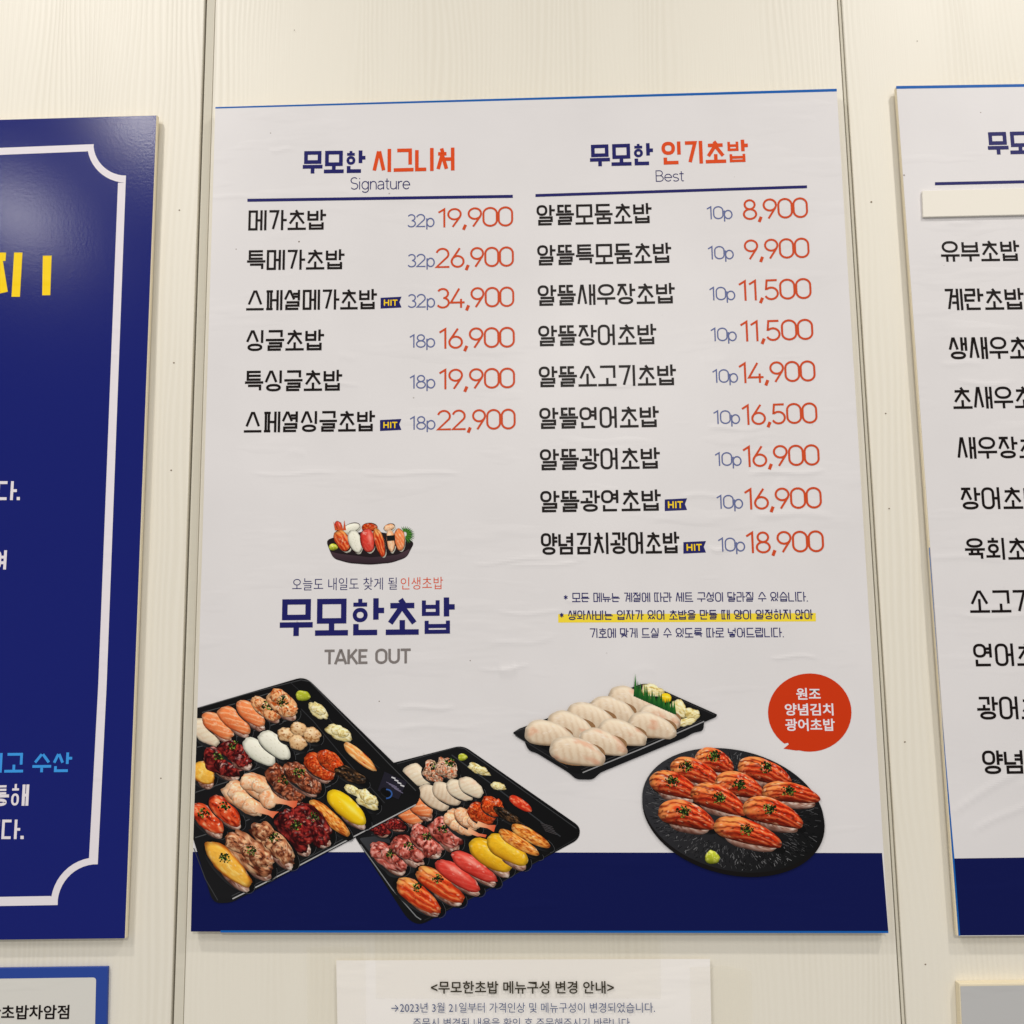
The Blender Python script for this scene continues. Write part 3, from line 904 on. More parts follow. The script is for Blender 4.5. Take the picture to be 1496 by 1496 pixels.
# headings
T('무모한', 441.5, 534.6, 220.8, 253.6, board, M['title'], .165, 219.6, 252.4)
T('시그니처', 543.5, 668, 218, 251.8, board, M['orange_t'], .155, 215.4, 248.8)
T('Signature', 511.6, 600, 258.8, 276.9, board, M['title'], .07, 258.2, 276.4)
T('무모한', 861.6, 955.6, 211.6, 243.2, board, M['title'], .165, 208.8, 241)
T('인기초밥', 966.6, 1094.6, 207.4, 240.6, board, M['orange_t'], .155, 203.8, 237)
T('Best', 957.6, 1000, 249, 265.4, board, M['title'], .07, 248, 264.6)
def rule(x0, y0, x1, y1, w, parent, mat, d=D_BOARD):
    return flat([(x0, y0 - w / 2), (x1, y1 - w / 2), (x1, y1 + w / 2), (x0, y0 + w / 2)][::-1], d + .0002, 'rule', mat, parent)
rule(361.4, 292.6, 749.2, 286.8, 4.4, board, M['title'])
rule(782.3, 285.6, 1179, 272.8, 4.2, board, M['title'])

def flag(x0, x1, y0, y1):
    f = flat([(x0, y0 + .8), (x1, y0 - .8), (x1 - 3.2, (y0 + y1) / 2 - .8), (x1, y1 - .8), (x0, y1 + .8)][::-1], D_BOARD + .0002, 'hit_flag', M['title'], board)
    g = lettering('HIT', x0 + 4.2, x1 - 6, y0 + 3.6, y1 - 3.4, f, M['yellow'], .2, d=D_BOARD + .0002)
# name (x0,x1, top/bottom left, top/bottom right), portion, price
left = [
 ('메가초밥', 362, 477, 307.4, 336.8, 306, 335.4, '32p', 594.5, 634.8, 313.2, 332, '19,900', 639, 749.4, 305.2, 332.4, 301.4, 330.4),
 ('특메가초밥', 360, 504, 365.6, 394.8, 364, 393.2, '32p', 594.8, 635.2, 371.4, 390.4, '26,900', 636.4, 750.4, 362.8, 391.4, 360, 389.2),
 ('스페셜메가초밥', 359, 551.4, 424.4, 453.6, 422, 451.6, '32p', 595, 635.6, 430, 449.6, '34,900', 637.2, 751, 421.4, 450.4, 418.6, 448),
 ('싱글초밥', 358.5, 474, 482.6, 513, 481.2, 511.6, '18p', 597.6, 635.8, 488.8, 508, '16,900', 640.4, 751.8, 480, 509.6, 477.4, 507.4),
 ('특싱글초밥', 357, 500.6, 541.8, 572.2, 540, 570.6, '18p', 597.8, 636, 548.2, 567.8, '19,900', 640.4, 752.2, 539.6, 569, 537, 566.8),
 ('스페셜싱글초밥', 355.6, 548.6, 601.8, 632, 599.6, 630, '18p', 598, 636.2, 608.4, 627.8, '22,900', 638.6, 753, 599.6, 628.6, 597, 627),
]
right = [
 ('알뜰모둠초밥', 783.6, 953.4, 299.8, 329.6, 296.4, 325.8, '10p', 1032.2, 1070.6, 301.6, 320.4, '8,900', 1085.4, 1180.6, 291.8, 321, 288.2, 317.8),
 ('알뜰특모둠초밥', 784.6, 982.2, 358.4, 388, 354.2, 383.8, '10p', 1033.8, 1072.4, 359.8, 379, '9,900', 1087.4, 1182.8, 350.6, 379.4, 347, 376.4),
 ('알뜰새우장초밥', 785.2, 987.4, 417, 447, 413, 443, '10p', 1036, 1074.6, 419.4, 438.8, '11,500', 1078.8, 1185.8, 410.2, 439.6, 406, 436.2),
 ('알뜰장어초밥', 786, 960.4, 476, 506, 472.8, 502.8, '10p', 1038, 1076.8, 479, 498.6, '11,500', 1081.2, 1188.4, 469.4, 499.2, 465.6, 496),
 ('알뜰소고기초밥', 786.8, 989.2, 535.6, 565.8, 532.2, 562.6, '10p', 1040.4, 1078.6, 539.8, 559.4, '14,900', 1079, 1191.6, 530.2, 560, 526.4, 556.8),
 ('알뜰연어초밥', 787.6, 964, 596, 626.8, 593, 623.8, '10p', 1042, 1081.6, 599.8, 619.6, '16,500', 1083.4, 1194.4, 591.6, 621, 587.8, 618.2),
 ('알뜰광어초밥', 788.4, 965.6, 656.4, 687.2, 653.4, 684.4, '10p', 1044.2, 1083.8, 661, 680.8, '16,900', 1085, 1197.6, 652, 682.4, 649, 679.6),
 ('알뜰광연초밥', 789, 967, 717.4, 748.6, 714.8, 746, '10p', 1046.6, 1086, 723.4, 743.4, '16,900', 1087.2, 1200.8, 714, 744.6, 711.4, 742.4),
 ('양념김치광어초밥', 790, 994, 779, 810.6, 776.6, 808.2, '10p', 1048.8, 1089, 785.8, 806, '18,900', 1089.6, 1204, 777.4, 808.2, 774.8, 806.2),
]
for r in left + right:
    n, x0, x1, a0, a1, b0, b1, p, px0, px1, p0, p1, pr, q0, q1, c0, c1, e0, e1 = r
    T(n, x0, x1, a0, a1, board, M['black'], .116, b0, b1, name='dish_name')
    T(p, px0, px1, p0, p1, board, M['portion'], .095, p0 - .8, p1 - .8, name='portion_figures')
    T(pr, q0, q1, c0, c1, board, M['orange'], .100, e0, e1, name='price_figures')
flag(556, 586.6, 434.2, 450); flag(555.2, 586.4, 612.8, 628.8)
flag(971.2, 1003.8, 728.8, 745.8); flag(998.4, 1031.4, 791.2, 808)

# small print
M3n = M['title']
flat([(815.4, 897.4), (1191.8, 895.6), (1192, 907.8), (815.6, 909.6)][::-1], D_BOARD + .0001, 'highlight', M['highlight'], board)
T('* 모든 메뉴는 계절에 따라 세트 구성이 달라질 수 있습니다.', 824, 1181, 866.2, 879.6, board, M3n, .1, 864.6, 878.6, name='small_print')
T('* 생와사비는 입자가 있어 초밥을 만들 때 양이 일정하지 않아', 818, 1188.6, 892, 905.8, board, M3n, .112, 890.4, 904.6, name='small_print')
T('기호에 맞게 드실 수 있도록 따로 넣어드립니다.', 861, 1146, 918, 931.8, board, M3n, .1, 917, 930.8, name='small_print')

# brand block
font_lettering('오늘도 내일도 찾게 될', 426.8, 579.8, 844.6, 862.8, board, M['title'], -.006, 843.4, 861.4, name='slogan')
font_lettering('인생초밥', 585.4, 647.2, 843.6, 861.4, board, M['orange_t'], -.006, 842.6, 860.6, name='slogan')
T('무모한초밥', 407.4, 666, 875.6, 929.4, board, M['title'], .148, 872.6, 926.6)
T('TAKE OUT', 473.4, 600, 949.2, 970.6, board, M['grey'], .17, 947.4, 969)

# speech balloon
bal = []
for k in range(48):
    a = math.radians(k * 7.5)
    bal.append((1183 + 61 * math.cos(a), 1041 + 57.2 * math.sin(a)))
i0 = [k for k in range(48) if 105 < k * 7.5 < 127]
bal = [p for k, p in enumerate(bal) if k not in i0]
ins = [k for k in range(48) if k * 7.5 <= 105][-1] + 1
bal[ins:ins] = [(1163.5, 1096.5), (1144.6, 1093.8), (1152.4, 1087.4), (1151.2, 1085.2)]
bal_o = flat(bal, D_BOARD + .0002, 'speech_balloon', M['red'], board)
font_lettering('원조', 1163.6, 1199.2, 1005, 1022.2, bal_o, M['offwhite'], .022, d=D_BOARD + .0001)
font_lettering('양념김치', 1147, 1218, 1027.6, 1045.4, bal_o, M['offwhite'], .022, d=D_BOARD + .0001)
font_lettering('광어초밥', 1147.6, 1220, 1049.8, 1068, bal_o, M['offwhite'], .022, d=D_BOARD + .0001)

# ---- cartoon platter
def z5(x, y): return 400 + x / 4.5333, 660 + y / 4.5333
plat = inkpoly(board, rounded([z5(345, 585), z5(420, 560), z5(640, 520), z5(860, 560), z5(932, 600), z5(905, 650), z5(880, 700), z5(780, 735), z5(640, 748), z5(500, 738), z5(395, 708), z5(368, 650)], 7), (34, 24, 28), 'printed_platter')
inkpoly(plat, rounded([z5(372, 660), z5(430, 675), z5(640, 700), z5(820, 682), z5(905, 640), z5(878, 694), z5(780, 728), z5(640, 740), z5(500, 730), z5(398, 702)], 4), (78, 58, 66), 'bowl_rim', (48, 34, 42))
for k in range(16):
    a = math.radians(-70 + k * 12); cx, cy = z5(868, 545)
    tip = (cx + 15 * math.cos(a), cy - 14 * math.sin(a) + 2)
    inkpoly(plat, [(cx + 3 * math.cos(a + .5), cy - 4 * math.sin(a + .5)), tip, (cx + 3 * math.cos(a - .5), cy - 4 * math.sin(a - .5))], (74, 132, 44) if k % 2 else (40, 96, 30), 'printed_leaf')
piece(plat, 'wasabi', *z5(395, 632), 13, 10, 0, 5, shade=2)
def toon(style, x, y, L, W, a, seed, rice=True):
    X, Y = z5(x, y)
    if rice: piece(plat, 'squid', X + 1.5, Y + 2.4, L * .98, W * .96, a, seed + 60, name='printed_rice')
    inkpoly(plat, [(X + (L / 2 + .7) * math.cos(t) * math.cos(math.radians(a)) - (W / 2 + .7) * math.sin(t) * math.sin(math.radians(a)), Y + (L / 2 + .7) * math.cos(t) * math.sin(math.radians(a)) + (W / 2 + .7) * math.sin(t) * math.cos(math.radians(a))) for t in [k * .262 for k in range(24)]], (48, 18, 12), 'printed_outline')
    return piece(plat, style, X, Y, L, W, a, seed, pw=2.2, segs=30, rings=10)
toon('squid', 515, 505, 25, 13, -20, 31); toon('roe', 635, 500, 22, 12, 0, 32); toon('shrimp', 765, 500, 16, 9, -20, 33)
toon('tuna', 430, 490, 14, 8, 60, 34, False)
toon('grilled', 455, 590, 33, 20, 62, 35); toon('squid', 538, 595, 34, 18, 72, 36); toon('tuna', 622, 588, 34, 21, 80, 37)
toon('grilled', 700, 600, 42, 14, 74, 38); toon('shrimp', 775, 590, 32, 12, 85, 39); toon('salmon', 833, 582, 32, 15, 84, 40)
inkpoly(plat, [z5(748, 556), z5(802, 552), z5(804, 588), z5(750, 592)], (20, 20, 22), 'seaweed_band')
for k in range(4):
    inkpoly(plat, [z5(405 + k * 18, 520), z5(395 + k * 24, 462 - (k % 2) * 10), z5(425 + k * 18, 520)], (206, 84, 44), 'printed_leaf')

# ---- large tray
def z1(x, y): return 280 + x / 3.938, 980 + y / 3.938
BLK, RIM, GLO = (18, 18, 19), (52, 53, 55), (112, 114, 116)
def row_lines(parent, segs):
    inklines(parent, segs, 'printed_highlight')
inkpoly(board, rounded([(505, 1178), (600, 1122), (640, 1060), (868, 1215), (862, 1246), (640, 1358), (612, 1356)], 8), (22, 22, 66), 'printed_shadow') if False else None

tray2 = inkpoly(board, rounded([(536, 1108), (574, 1114.5), (676, 1088.5), (848, 1208), (846, 1226), (614, 1352), (596, 1344), (519, 1224)], [0, 0, 12, 10, 10, 12, 14, 4]), (24, 24, 26), 'printed_tray', (14, 14, 15), (1, .6))
tray1_pts = rounded([(284, 1034), (446, 988), (616, 1154), (610, 1176), (338, 1318.5), (312, 1320), (276, 1226)], [0, 14, 10, 10, 8, 12, 0])

def z2(x, y): return 510 + x / 4.274, 1070 + y / 4.274
row_lines(tray2, [([z2(300, 196), z2(670, 92), z2(720, 100), z2(1420, 600)], 1.2, (60, 61, 63)),
                  ([z2(70, 700), z2(270, 980), z2(420, 1150), z2(450, 1170)], 1.5, (126, 128, 130)),
                  ([z2(470, 1172), z2(860, 990), z2(1420, 660)], 1.0, (40, 41, 43)),
                  ([z2(640, 140), z2(900, 330), z2(1200, 560), z2(1320, 650)], 1.6, (56, 58, 62)),
                  ([z2(140, 640), z2(350, 560), z2(560, 470), z2(860, 400)], 1.3, (66, 67, 70)),
                  ([z2(230, 840), z2(560, 720), z2(800, 600), z2(1000, 520)], 1.3, (60, 61, 64))])
inkpoly(tray2, rounded([z2(60, 660), z2(230, 640), z2(330, 780), z2(440, 860), z2(300, 910), z2(250, 900)], 5), (58, 60, 64), 'tray_web', (30, 31, 33), (1, .4))
seed = 100
def lay_row(parent, zf, sc, items, cup=True, shadow=True):
    global seed
    arcs = []
    for it in items:
        st, x, y, L, W, a = it[:6]
        X, Y = zf(x, y); L /= sc; W /= sc
        seed += 1
        if cup:
            piece(parent, 'cup', X + 2.2 * math.cos(math.radians(a)), Y + 2.6, L * 1.14, W * 1.25, a, seed + 500, name='tray_cup', rings=5, segs=28, taper=0)
            ar = math.radians(a)
            pts = []
            for t in range(-6, 7):
                tt = math.radians(t * 9)
                lx = L * .585 * math.cos(tt); ly = W * .62 * math.sin(tt) + 1.5
                pts.append((X + 2.2 + lx * math.cos(ar) - ly * math.sin(ar), Y + 2.4 + lx * math.sin(ar) + ly * math.cos(ar)))
            arcs.append((pts[seed % 4:10], .55, (74, 76, 79)))
    for it in items: pass
    if arcs: inklines(parent, arcs, 'printed_highlight')
    for it in items:
        st, x, y, L, W, a = it[:6]
        X, Y = zf(x, y); L /= sc; W /= sc
        seed += 1
        if len(it) > 7 and it[7] == 'r': piece(parent, 'rice', X - 1, Y + W * .34, L * .84, W * .7, a, seed + 300, name='printed_rice', rings=7, segs=30)
        if st in ROUGH and st in ('redmeat', 'beef', 'pork', 'pink', 'crab', 'shrimp', 'seared', 'glaze', 'roe', 'flounder', 'white', 'squid', 'salmon'):
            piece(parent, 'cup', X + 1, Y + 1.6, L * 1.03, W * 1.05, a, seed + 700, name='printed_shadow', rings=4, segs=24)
        jr = random.Random(seed * 7)
        if st in ('salmon', 'tuna', 'grilled', 'seared', 'glaze', 'pink', 'redmeat', 'beef', 'pork', 'mustard', 'yellow', 'egg') and len(it) < 8:
            ar0 = math.radians(a)
            piece(parent, 'rice', X - W * .30 * math.sin(ar0) * -1 * .2 + L * .16 * math.cos(ar0) - 1.0, Y + L * .16 * math.sin(ar0) + W * .30, L * .62, W * .66, a, seed + 350, name='printed_rice', rings=6, segs=26)
        a2 = a + jr.uniform(-4, 4)
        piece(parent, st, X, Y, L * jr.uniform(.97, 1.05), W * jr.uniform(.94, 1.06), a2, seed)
        if st in ('redmeat', 'beef', 'pork', 'pink', 'crab', 'seared', 'shrimp', 'ginger', 'roe'):
            # folded slices lying over one another
            for q_ in range(3 if L > 40 else 2):
                t_ = (q_ - (1 if L > 40 else .5)) * .24 + jr.uniform(-.05, .05); o_ = jr.uniform(-.2, .2)
                ar_ = math.radians(a2)
                piece(parent, st, X + L * t_ * math.cos(ar_) - W * o_ * math.sin(ar_), Y + L * t_ * math.sin(ar_) + W * o_ * math.cos(ar_),
                      L * jr.uniform(.38, .52), W * jr.uniform(.6, .85), a2 + jr.uniform(-30, 30), seed + 1300 + q_ * 41, name='printed_fold', rings=9, segs=30, shade=1.6)
        if len(it) > 6 and it[6]:
            gx, gy = it[6]; garnish(parent, *zf(gx, gy), 34 / sc, seed)
def tail(parent, zf, x, y, x2, y2, w):
    X, Y = zf(x, y); X2, Y2 = zf(x2, y2)
    a = math.atan2(Y2 - Y, X2 - X); n = (-math.sin(a) * w / 2, math.cos(a) * w / 2)
    inkpoly(parent, [(X + n[0], Y + n[1]), (X * .4 + X2 * .6 + n[0] * .6, Y * .4 + Y2 * .6 + n[1] * .6), (X2 + n[0] * 1.3, Y2 + n[1] * 1.3), (X2 - n[0] * 1.3, Y2 - n[1] * 1.3), (X * .4 + X2 * .6 - n[0] * .6, Y * .4 + Y2 * .6 - n[1] * .6), (X - n[0], Y - n[1])],
            (246, 196, 152), 'printed_tail', (222, 92, 56), (math.cos(a), math.sin(a)))
S2 = 4.274
lay_row(tray2, z2, S2, [('white', 430, 270, 190, 110, 30), ('crab', 530, 255, 170, 120, 35, (540, 215)), ('crab', 610, 228, 150, 110, 35, (632, 190))])
lay_row(tray2, z2, S2, [('salmon', 380, 510, 170, 120, 30), ('salmon', 450, 460, 170, 120, 36), ('flounder', 530, 410, 220, 120, 38), ('flounder', 610, 385, 200, 110, 36), ('white', 690, 365, 190, 100, 36), ('white', 762, 345, 170, 95, 34)])
lay_row(tray2, z2, S2, [('redmeat', 190, 600, 130, 80, 20), ('redmeat', 290, 575, 130, 70, 10), ('pink', 250, 780, 250, 130, 36, (262, 755)), ('pink', 370, 730, 240, 140, 36, (375, 708)), ('pink', 480, 670, 230, 140, 38, (490, 650)), ('pink', 600, 630, 230, 140, 40, (585, 598))])
lay_row(tray2, z2, S2, [('shrimp', 690, 565, 210, 120, 40), ('shrimp', 740, 545, 190, 100, 38), ('roe', 825, 510, 180, 120, 34), ('roe', 895, 465, 160, 110, 34), ('eel', 990, 520, 190, 60, 30)], True)
tail(tray2, z2, 740, 610, 850, 660, 8); tail(tray2, z2, 800, 570, 910, 600, 8)
lay_row(tray2, z2, S2, [('grilled', 430, 1020, 330, 130, 33, (425, 968)), ('grilled', 565, 950, 340, 130, 36, (552, 912)), ('tuna', 682, 898, 320, 115, 32), ('tuna', 785, 843, 330, 110, 33), ('mustard', 885, 768, 300, 140, 38), ('mustard', 990, 735, 290, 130, 36), ('fried', 1060, 690, 290, 75, 30), ('fried', 1135, 648, 270, 80, 28)])
lay_row(tray2, z2, S2, [('wasabi', 710, 155, 58, 46, 0), ('ginger', 812, 235, 140, 56, 22), ('ginger', 932, 335, 104, 44, 12), ('redstrip', 1072, 447, 160, 62, 34)], False)
inklines(tray2, [([z2(1195 + k * 7, 565 + k * 12), z2(1270 + k * 7, 590 + k * 12)], 1.0, (70, 66, 68)) for k in range(5)], 'printed_label')

tray1 = inkpoly(board, tray1_pts, (16, 16, 17), 'printed_tray', (26, 26, 28), (-.3, 1))
row_lines(tray1, [([z1(40, 214), z1(320, 132), z1(630, 52), z1(680, 62), z1(1130, 530), z1(1290, 690)], 1.2, (66, 67, 69)),
                  ([z1(235, 1312), z1(600, 1130), z1(940, 950), z1(1290, 770)], 1.7, (176, 176, 176)),
                  ([z1(230, 1296), z1(590, 1118), z1(900, 952)], .8, (70, 71, 73)),
                  ([z1(12, 1020), z1(80, 1200), z1(150, 1320)], 1.2, (60, 61, 63)),
                  ([z1(60, 240), z1(320, 170), z1(440, 130)], 1.0, (80, 82, 84)),
                  ([z1(30, 440), z1(200, 400), z1(400, 330), z1(600, 270)], 1.3, (74, 76, 78)),
                  ([z1(20, 700), z1(200, 640), z1(420, 540), z1(700, 450)], 1.4, (74, 76, 78)),
                  ([z1(20, 960), z1(250, 890), z1(480, 790), z1(800, 660)], 1.4, (78, 80, 82)),
                  ([z1(600, 190), z1(700, 290), z1(850, 470), z1(1000, 640), z1(1110, 760)], 1.2, (48, 49, 52)),
                  ([z1(560, 60), z1(760, 240), z1(930, 440), z1(1080, 560)], .9, (44, 45, 47))])
S1 = 3.938
lay_row(tray1, z1, S1, [('white', 80, 355, 200, 110, 38), ('salmon', 150, 318, 215, 100, 40), ('salmon', 246, 285, 215, 100, 40), ('salmon', 342, 250, 215, 100, 40), ('seared', 430, 218, 190, 90, 34, (440, 200)), ('seared', 525, 195, 190, 110, 36, (524, 175))])
lay_row(tray1, z1, S1, [('egg', 66, 588, 150, 120, 44), ('redmeat', 175, 530, 230, 130, 30, (158, 492)), ('redmeat', 262, 478, 200, 120, 30, (245, 430)), ('squid', 392, 470, 215, 100, 42), ('squid', 480, 430, 230, 105, 38)])
lay_row(tray1, z1, S1, [('scallop', 545, 368, 105, 80, 20), ('scallop', 618, 335, 100, 78, 20), ('scallop', 612, 412, 110, 84, 20), ('scallop', 692, 370, 108, 84, 20)])
lay_row(tray1, z1, S1, [('glaze', 92, 855, 230, 110, 42, (68, 820)), ('glaze', 195, 808, 230, 110, 40, (185, 782)), ('shrimp', 300, 735, 260, 135, 36), ('shrimp', 400, 680, 250, 130, 38), ('beef', 548, 650, 270, 140, 36, (532, 625), 'r'), ('beef', 640, 612, 250, 130, 38, (622, 582), 'r'), ('roe', 735, 552, 200, 115, 36, None, 'r'), ('roe', 800, 520, 170, 100, 36), ('eel', 915, 600, 200, 70, 26)])
tail(tray1, z1, 370, 790, 500, 838, 11); tail(tray1, z1, 470, 740, 604, 772, 10)
lay_row(tray1, z1, S1, [('ginger', 930, 692, 110, 50, 30), ('ginger', 1010, 745, 150, 90, 36), ('yellow', 895, 790, 285, 115, 38), ('fried', 795, 848, 290, 82, 42), ('redmeat', 695, 885, 270, 150, 42, (702, 838)), ('redmeat', 585, 925, 270, 150, 46, (595, 888))])
lay_row(tray1, z1, S1, [('pork', 475, 1000, 310, 125, 44, (470, 958)), ('pork', 338, 1055, 320, 150, 44, (338, 1035)), ('egg', 210, 1115, 340, 130, 46, (188, 1080))])
lay_row(tray1, z1, S1, [('wasabi', 641, 144, 84, 56, 6), ('ginger', 728, 230, 130, 76, 42), ('ginger', 848, 355, 150, 80, 28), ('kimchi', 968, 496, 230, 62, 40)], False)
lb = inkpoly(tray1, [z1(1110, 580), z1(1240, 640), z1(1190, 740), z1(1070, 690)], (34, 32, 44), 'printed_label')
inklines(tray1, [([z1(1150 + k * 17, 612 + k * 15), z1(1172 + k * 17, 620 + k * 15)], 2.0, (206, 206, 210)) for k in range(4)] + [([z1(1120 + k * 15, 640 + k * 12), z1(1180 + k * 12, 668 + k * 12)], 1.0, (110, 104, 128)) for k in range(4)], 'printed_label')
piece(tray1, 'cup', *z1(1120, 705), 20, 12, 40, 3, name='printed_label')
inklines(tray1, [([z1(1120 + 32 * math.cos(t * .4), 708 + 26 * math.sin(t * .4)) for t in range(-4, 5)], 2.0, (52, 92, 160))], 'printed_label')

# ---- small black box of pale sushi
def z3(x, y): return 740 + x / 4.675, 970 + y / 4.675
box = inkpoly(board, rounded([z3(125, 535), z3(700, 240), z3(1350, 390), z3(1345, 455), z3(1275, 470), z3(1225, 500), z3(640, 742), z3(590, 790), z3(475, 788), z3(425, 742), z3(205, 608), z3(150, 592)], [0, 0, 3, 5, 5, 4, 5, 6, 6, 5, 5, 6]), (22, 22, 24), 'printed_box')
inkpoly(box, rounded([z3(40, 470), z3(90, 440), z3(925, 135), z3(970, 136), z3(1440, 345), z3(1432, 362), z3(520, 752), z3(440, 745)], [3, 0, 4, 4, 2, 2, 8, 8]), (30, 30, 32), 'box_rim', (16, 16, 17), (.3, 1))
inkpoly(box, rounded([z3(140, 470), z3(930, 165), z3(1000, 180), z3(1335, 330), z3(1330, 375), z3(560, 690), z3(440, 680), z3(160, 530)], 6), (12, 12, 13), 'box_inside')
row_lines(box, [([z3(520, 742), z3(900, 588), z3(1350, 392)], 1.6, (150, 150, 152)), ([z3(510, 722), z3(900, 568), z3(1330, 385)], .7, (62, 62, 64)),
                ([z3(60, 462), z3(500, 300), z3(930, 146)], .8, (66, 66, 68)), ([z3(1000, 160), z3(1420, 348)], .7, (60, 60, 62)), ([z3(60, 488), z3(420, 710)], .9, (52, 52, 54))])
S3 = 4.675
def pale(x, y, L, W, a):
    global seed
    seed += 1
    X, Y = z3(x, y)
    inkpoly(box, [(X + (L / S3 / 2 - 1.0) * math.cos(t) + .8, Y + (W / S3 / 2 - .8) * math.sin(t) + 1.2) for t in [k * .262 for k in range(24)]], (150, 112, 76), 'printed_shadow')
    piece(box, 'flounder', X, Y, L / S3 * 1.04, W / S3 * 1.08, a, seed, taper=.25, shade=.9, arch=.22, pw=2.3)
piece(box, 'ginger', *z3(1180, 310), 30, 22, 40, 71); piece(box, 'ginger', *z3(1270, 345), 24, 18, 0, 72); piece(box, 'ginger', *z3(1000, 185), 32, 18, 14, 73); piece(box, 'yellow', *z3(1090, 232), 16, 14, 10, 74)
piece(box, 'ginger', *z3(1230, 395), 26, 12, -10, 75)
for it in [(855, 265, 330, 150, 22), (730, 320, 320, 150, 18), (585, 370, 340, 150, 18), (445, 430, 330, 150, 22), (292, 482, 330, 150, 10), (1050, 370, 290, 140, 14), (1000, 430, 330, 150, 16), (790, 480, 340, 150, 14), (660, 545, 330, 150, 16), (490, 608, 370, 170, 14)]:
    pale(*it)
rg = random.Random(5)
for k in range(17):
    t = k / 16
    bx, by = 880 + 265 * t, 215 + 118 * t
    h = rg.uniform(70, 105) * (1.2 if k % 3 else .85)
    if k == 0: h = 150
    inkpoly(box, [z3(bx - 13, by + 6), z3(bx - 2 + rg.uniform(-5, 3), by - h * (.9 if k else 1)), z3(bx + 15, by + 14)], (34, 104, 36) if k % 2 else (60, 134, 48), 'printed_grass_blade', (20, 74, 30), (0, 1))

# ---- round black plate
def z4(x, y): return 920 + x / 4.4, 970 + y / 4.4
def ell(cx, cy, rx, ry, rot, n=72):
    c_, s_ = math.cos(rot), math.sin(rot)
    return [(cx + rx * math.cos(t) * c_ - ry * math.sin(t) * s_, cy + rx * math.cos(t) * s_ + ry * math.sin(t) * c_) for t in [k * 2 * math.pi / n for k in range(n)]]
pcx, pcy = z4(665, 945)
ROT = math.radians(14)
plate = inkpoly(board, ell(pcx + .5, pcy + 4.5, 135.6, 88.5, ROT), (20, 17, 17), 'printed_plate')
inkpoly(plate, ell(pcx, pcy - 1, 135.2, 87.6, ROT), (50, 50, 54), 'plate_top', (17, 17, 18), (1, .5))
rp = random.Random(12)
tex = []
for k in range(1500):
    t = rp.uniform(0, 6.283); r0 = rp.uniform(.66, .985) if rp.random() < .85 else rp.uniform(.2, .8); dl = rp.uniform(.02, .07)
    tw = rp.uniform(-.03, .03)
    def pp(r, t):
        x_, y_ = 134 * r * math.cos(t), 86.5 * r * math.sin(t)
        return (pcx + x_ * math.cos(ROT) - y_ * math.sin(ROT), pcy - 1 + x_ * math.sin(ROT) + y_ * math.cos(ROT))
    g = rp.choice([36, 56, 76, 100, 122, 8, 8, 12]) * (.75 if math.cos(t + .3) > .3 and math.sin(t) < .5 else 1)
    tex.append(([pp(r0, t), pp(r0 - dl, t + tw)], rp.uniform(.4, .9), (g, g, g + 2)))
inklines(plate, tex, 'printed_ridges')['kind'] = 'stuff'
S4 = 4.4
for it in [(545, 635, 270, 120, 16, 540, 575), (430, 705, 350, 115, 22, 365, 640), (870, 702, 370, 115, 18, 880, 650), (290, 790, 340, 120, 20, 275, 740), (705, 790, 330, 125, 14, 705, 760), (1040, 838, 390, 100, 9, 1020, 800), (575, 880, 390, 125, 22, 575, 850), (925, 968, 410, 130, 18, 900, 920), (370, 982, 390, 130, 16, 345, 935), (765, 1095, 470, 120, 17, 750, 1050)]:
    x, y, L, W, a, gx, gy = it
    seed += 1
    X, Y = z4(x, y)
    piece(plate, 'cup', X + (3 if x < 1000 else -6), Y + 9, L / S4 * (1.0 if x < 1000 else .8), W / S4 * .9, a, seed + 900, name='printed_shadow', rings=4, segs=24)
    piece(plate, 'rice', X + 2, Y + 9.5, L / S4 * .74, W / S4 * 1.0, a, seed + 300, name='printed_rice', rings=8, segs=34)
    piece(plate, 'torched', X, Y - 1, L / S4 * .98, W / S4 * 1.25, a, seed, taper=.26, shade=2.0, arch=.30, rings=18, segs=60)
    garnish(plate, *z4(gx, gy + 14), 10.5, seed)
    garnish(plate, *z4(gx + 8, gy + 10), 6.0, seed + 50)
piece(plate, 'wasabi', *z4(530, 1245), 22, 19, 20, 55, shade=2)

# ------------------------------------------------------------------ left navy board
XL = -640
lb_TL, lb_TR, lb_BR, lb_BL = (XL, 193), (229.6, 167.8), (183.4, 1371.4), (XL - 80, 1381)
lboard = thing('info_board', 'glossy navy board at the left edge with a white notched border line', 'sign board', at(100, 1372))
slab([lb_TL, lb_TR, lb_BR, lb_BL], .0045, D_BOARD - .0004, 'foam_panel', M['foam'], lboard, d_map=D_BOARD)
film([lb_TL, (228.4, 168.6), (182.2, 1370.8), lb_BL], 'navy_film', M['navy_board'], lboard, D_BOARD)
outer = [(XL + 60, 238.8), (137, 210.6)] + [(184 - 47.5 * math.cos(math.radians(a)) , 210 + 46.5 * math.sin(math.radians(a))) for a in range(6, 90, 7)] + [(184, 256.4), (155.8, 1000), (142.8, 1262.6)] + \
        [(142 - 58 * math.sin(math.radians(a)), 1321.5 - 59 * math.cos(math.radians(a))) for a in range(6, 90, 7)] + [(84.2, 1322.2), (XL + 20, 1334)]
inner = [(XL + 60, 249.6), (126.2, 221.2)] + [(185 - 57.6 * math.cos(math.radians(a)), 211 + 56 * math.sin(math.radians(a))) for a in range(10, 88, 7)] + [(172.4, 267), (143.6, 1000), (130.2, 1251.4)] + \
        [(142 - 68 * math.sin(math.radians(a)), 1322 - 69.5 * math.cos(math.radians(a))) for a in range(10, 84, 7)] + [(73.6, 1309), (XL + 20, 1321)]
nn = min(len(outer), len(inner))
assert len(outer) >= nn
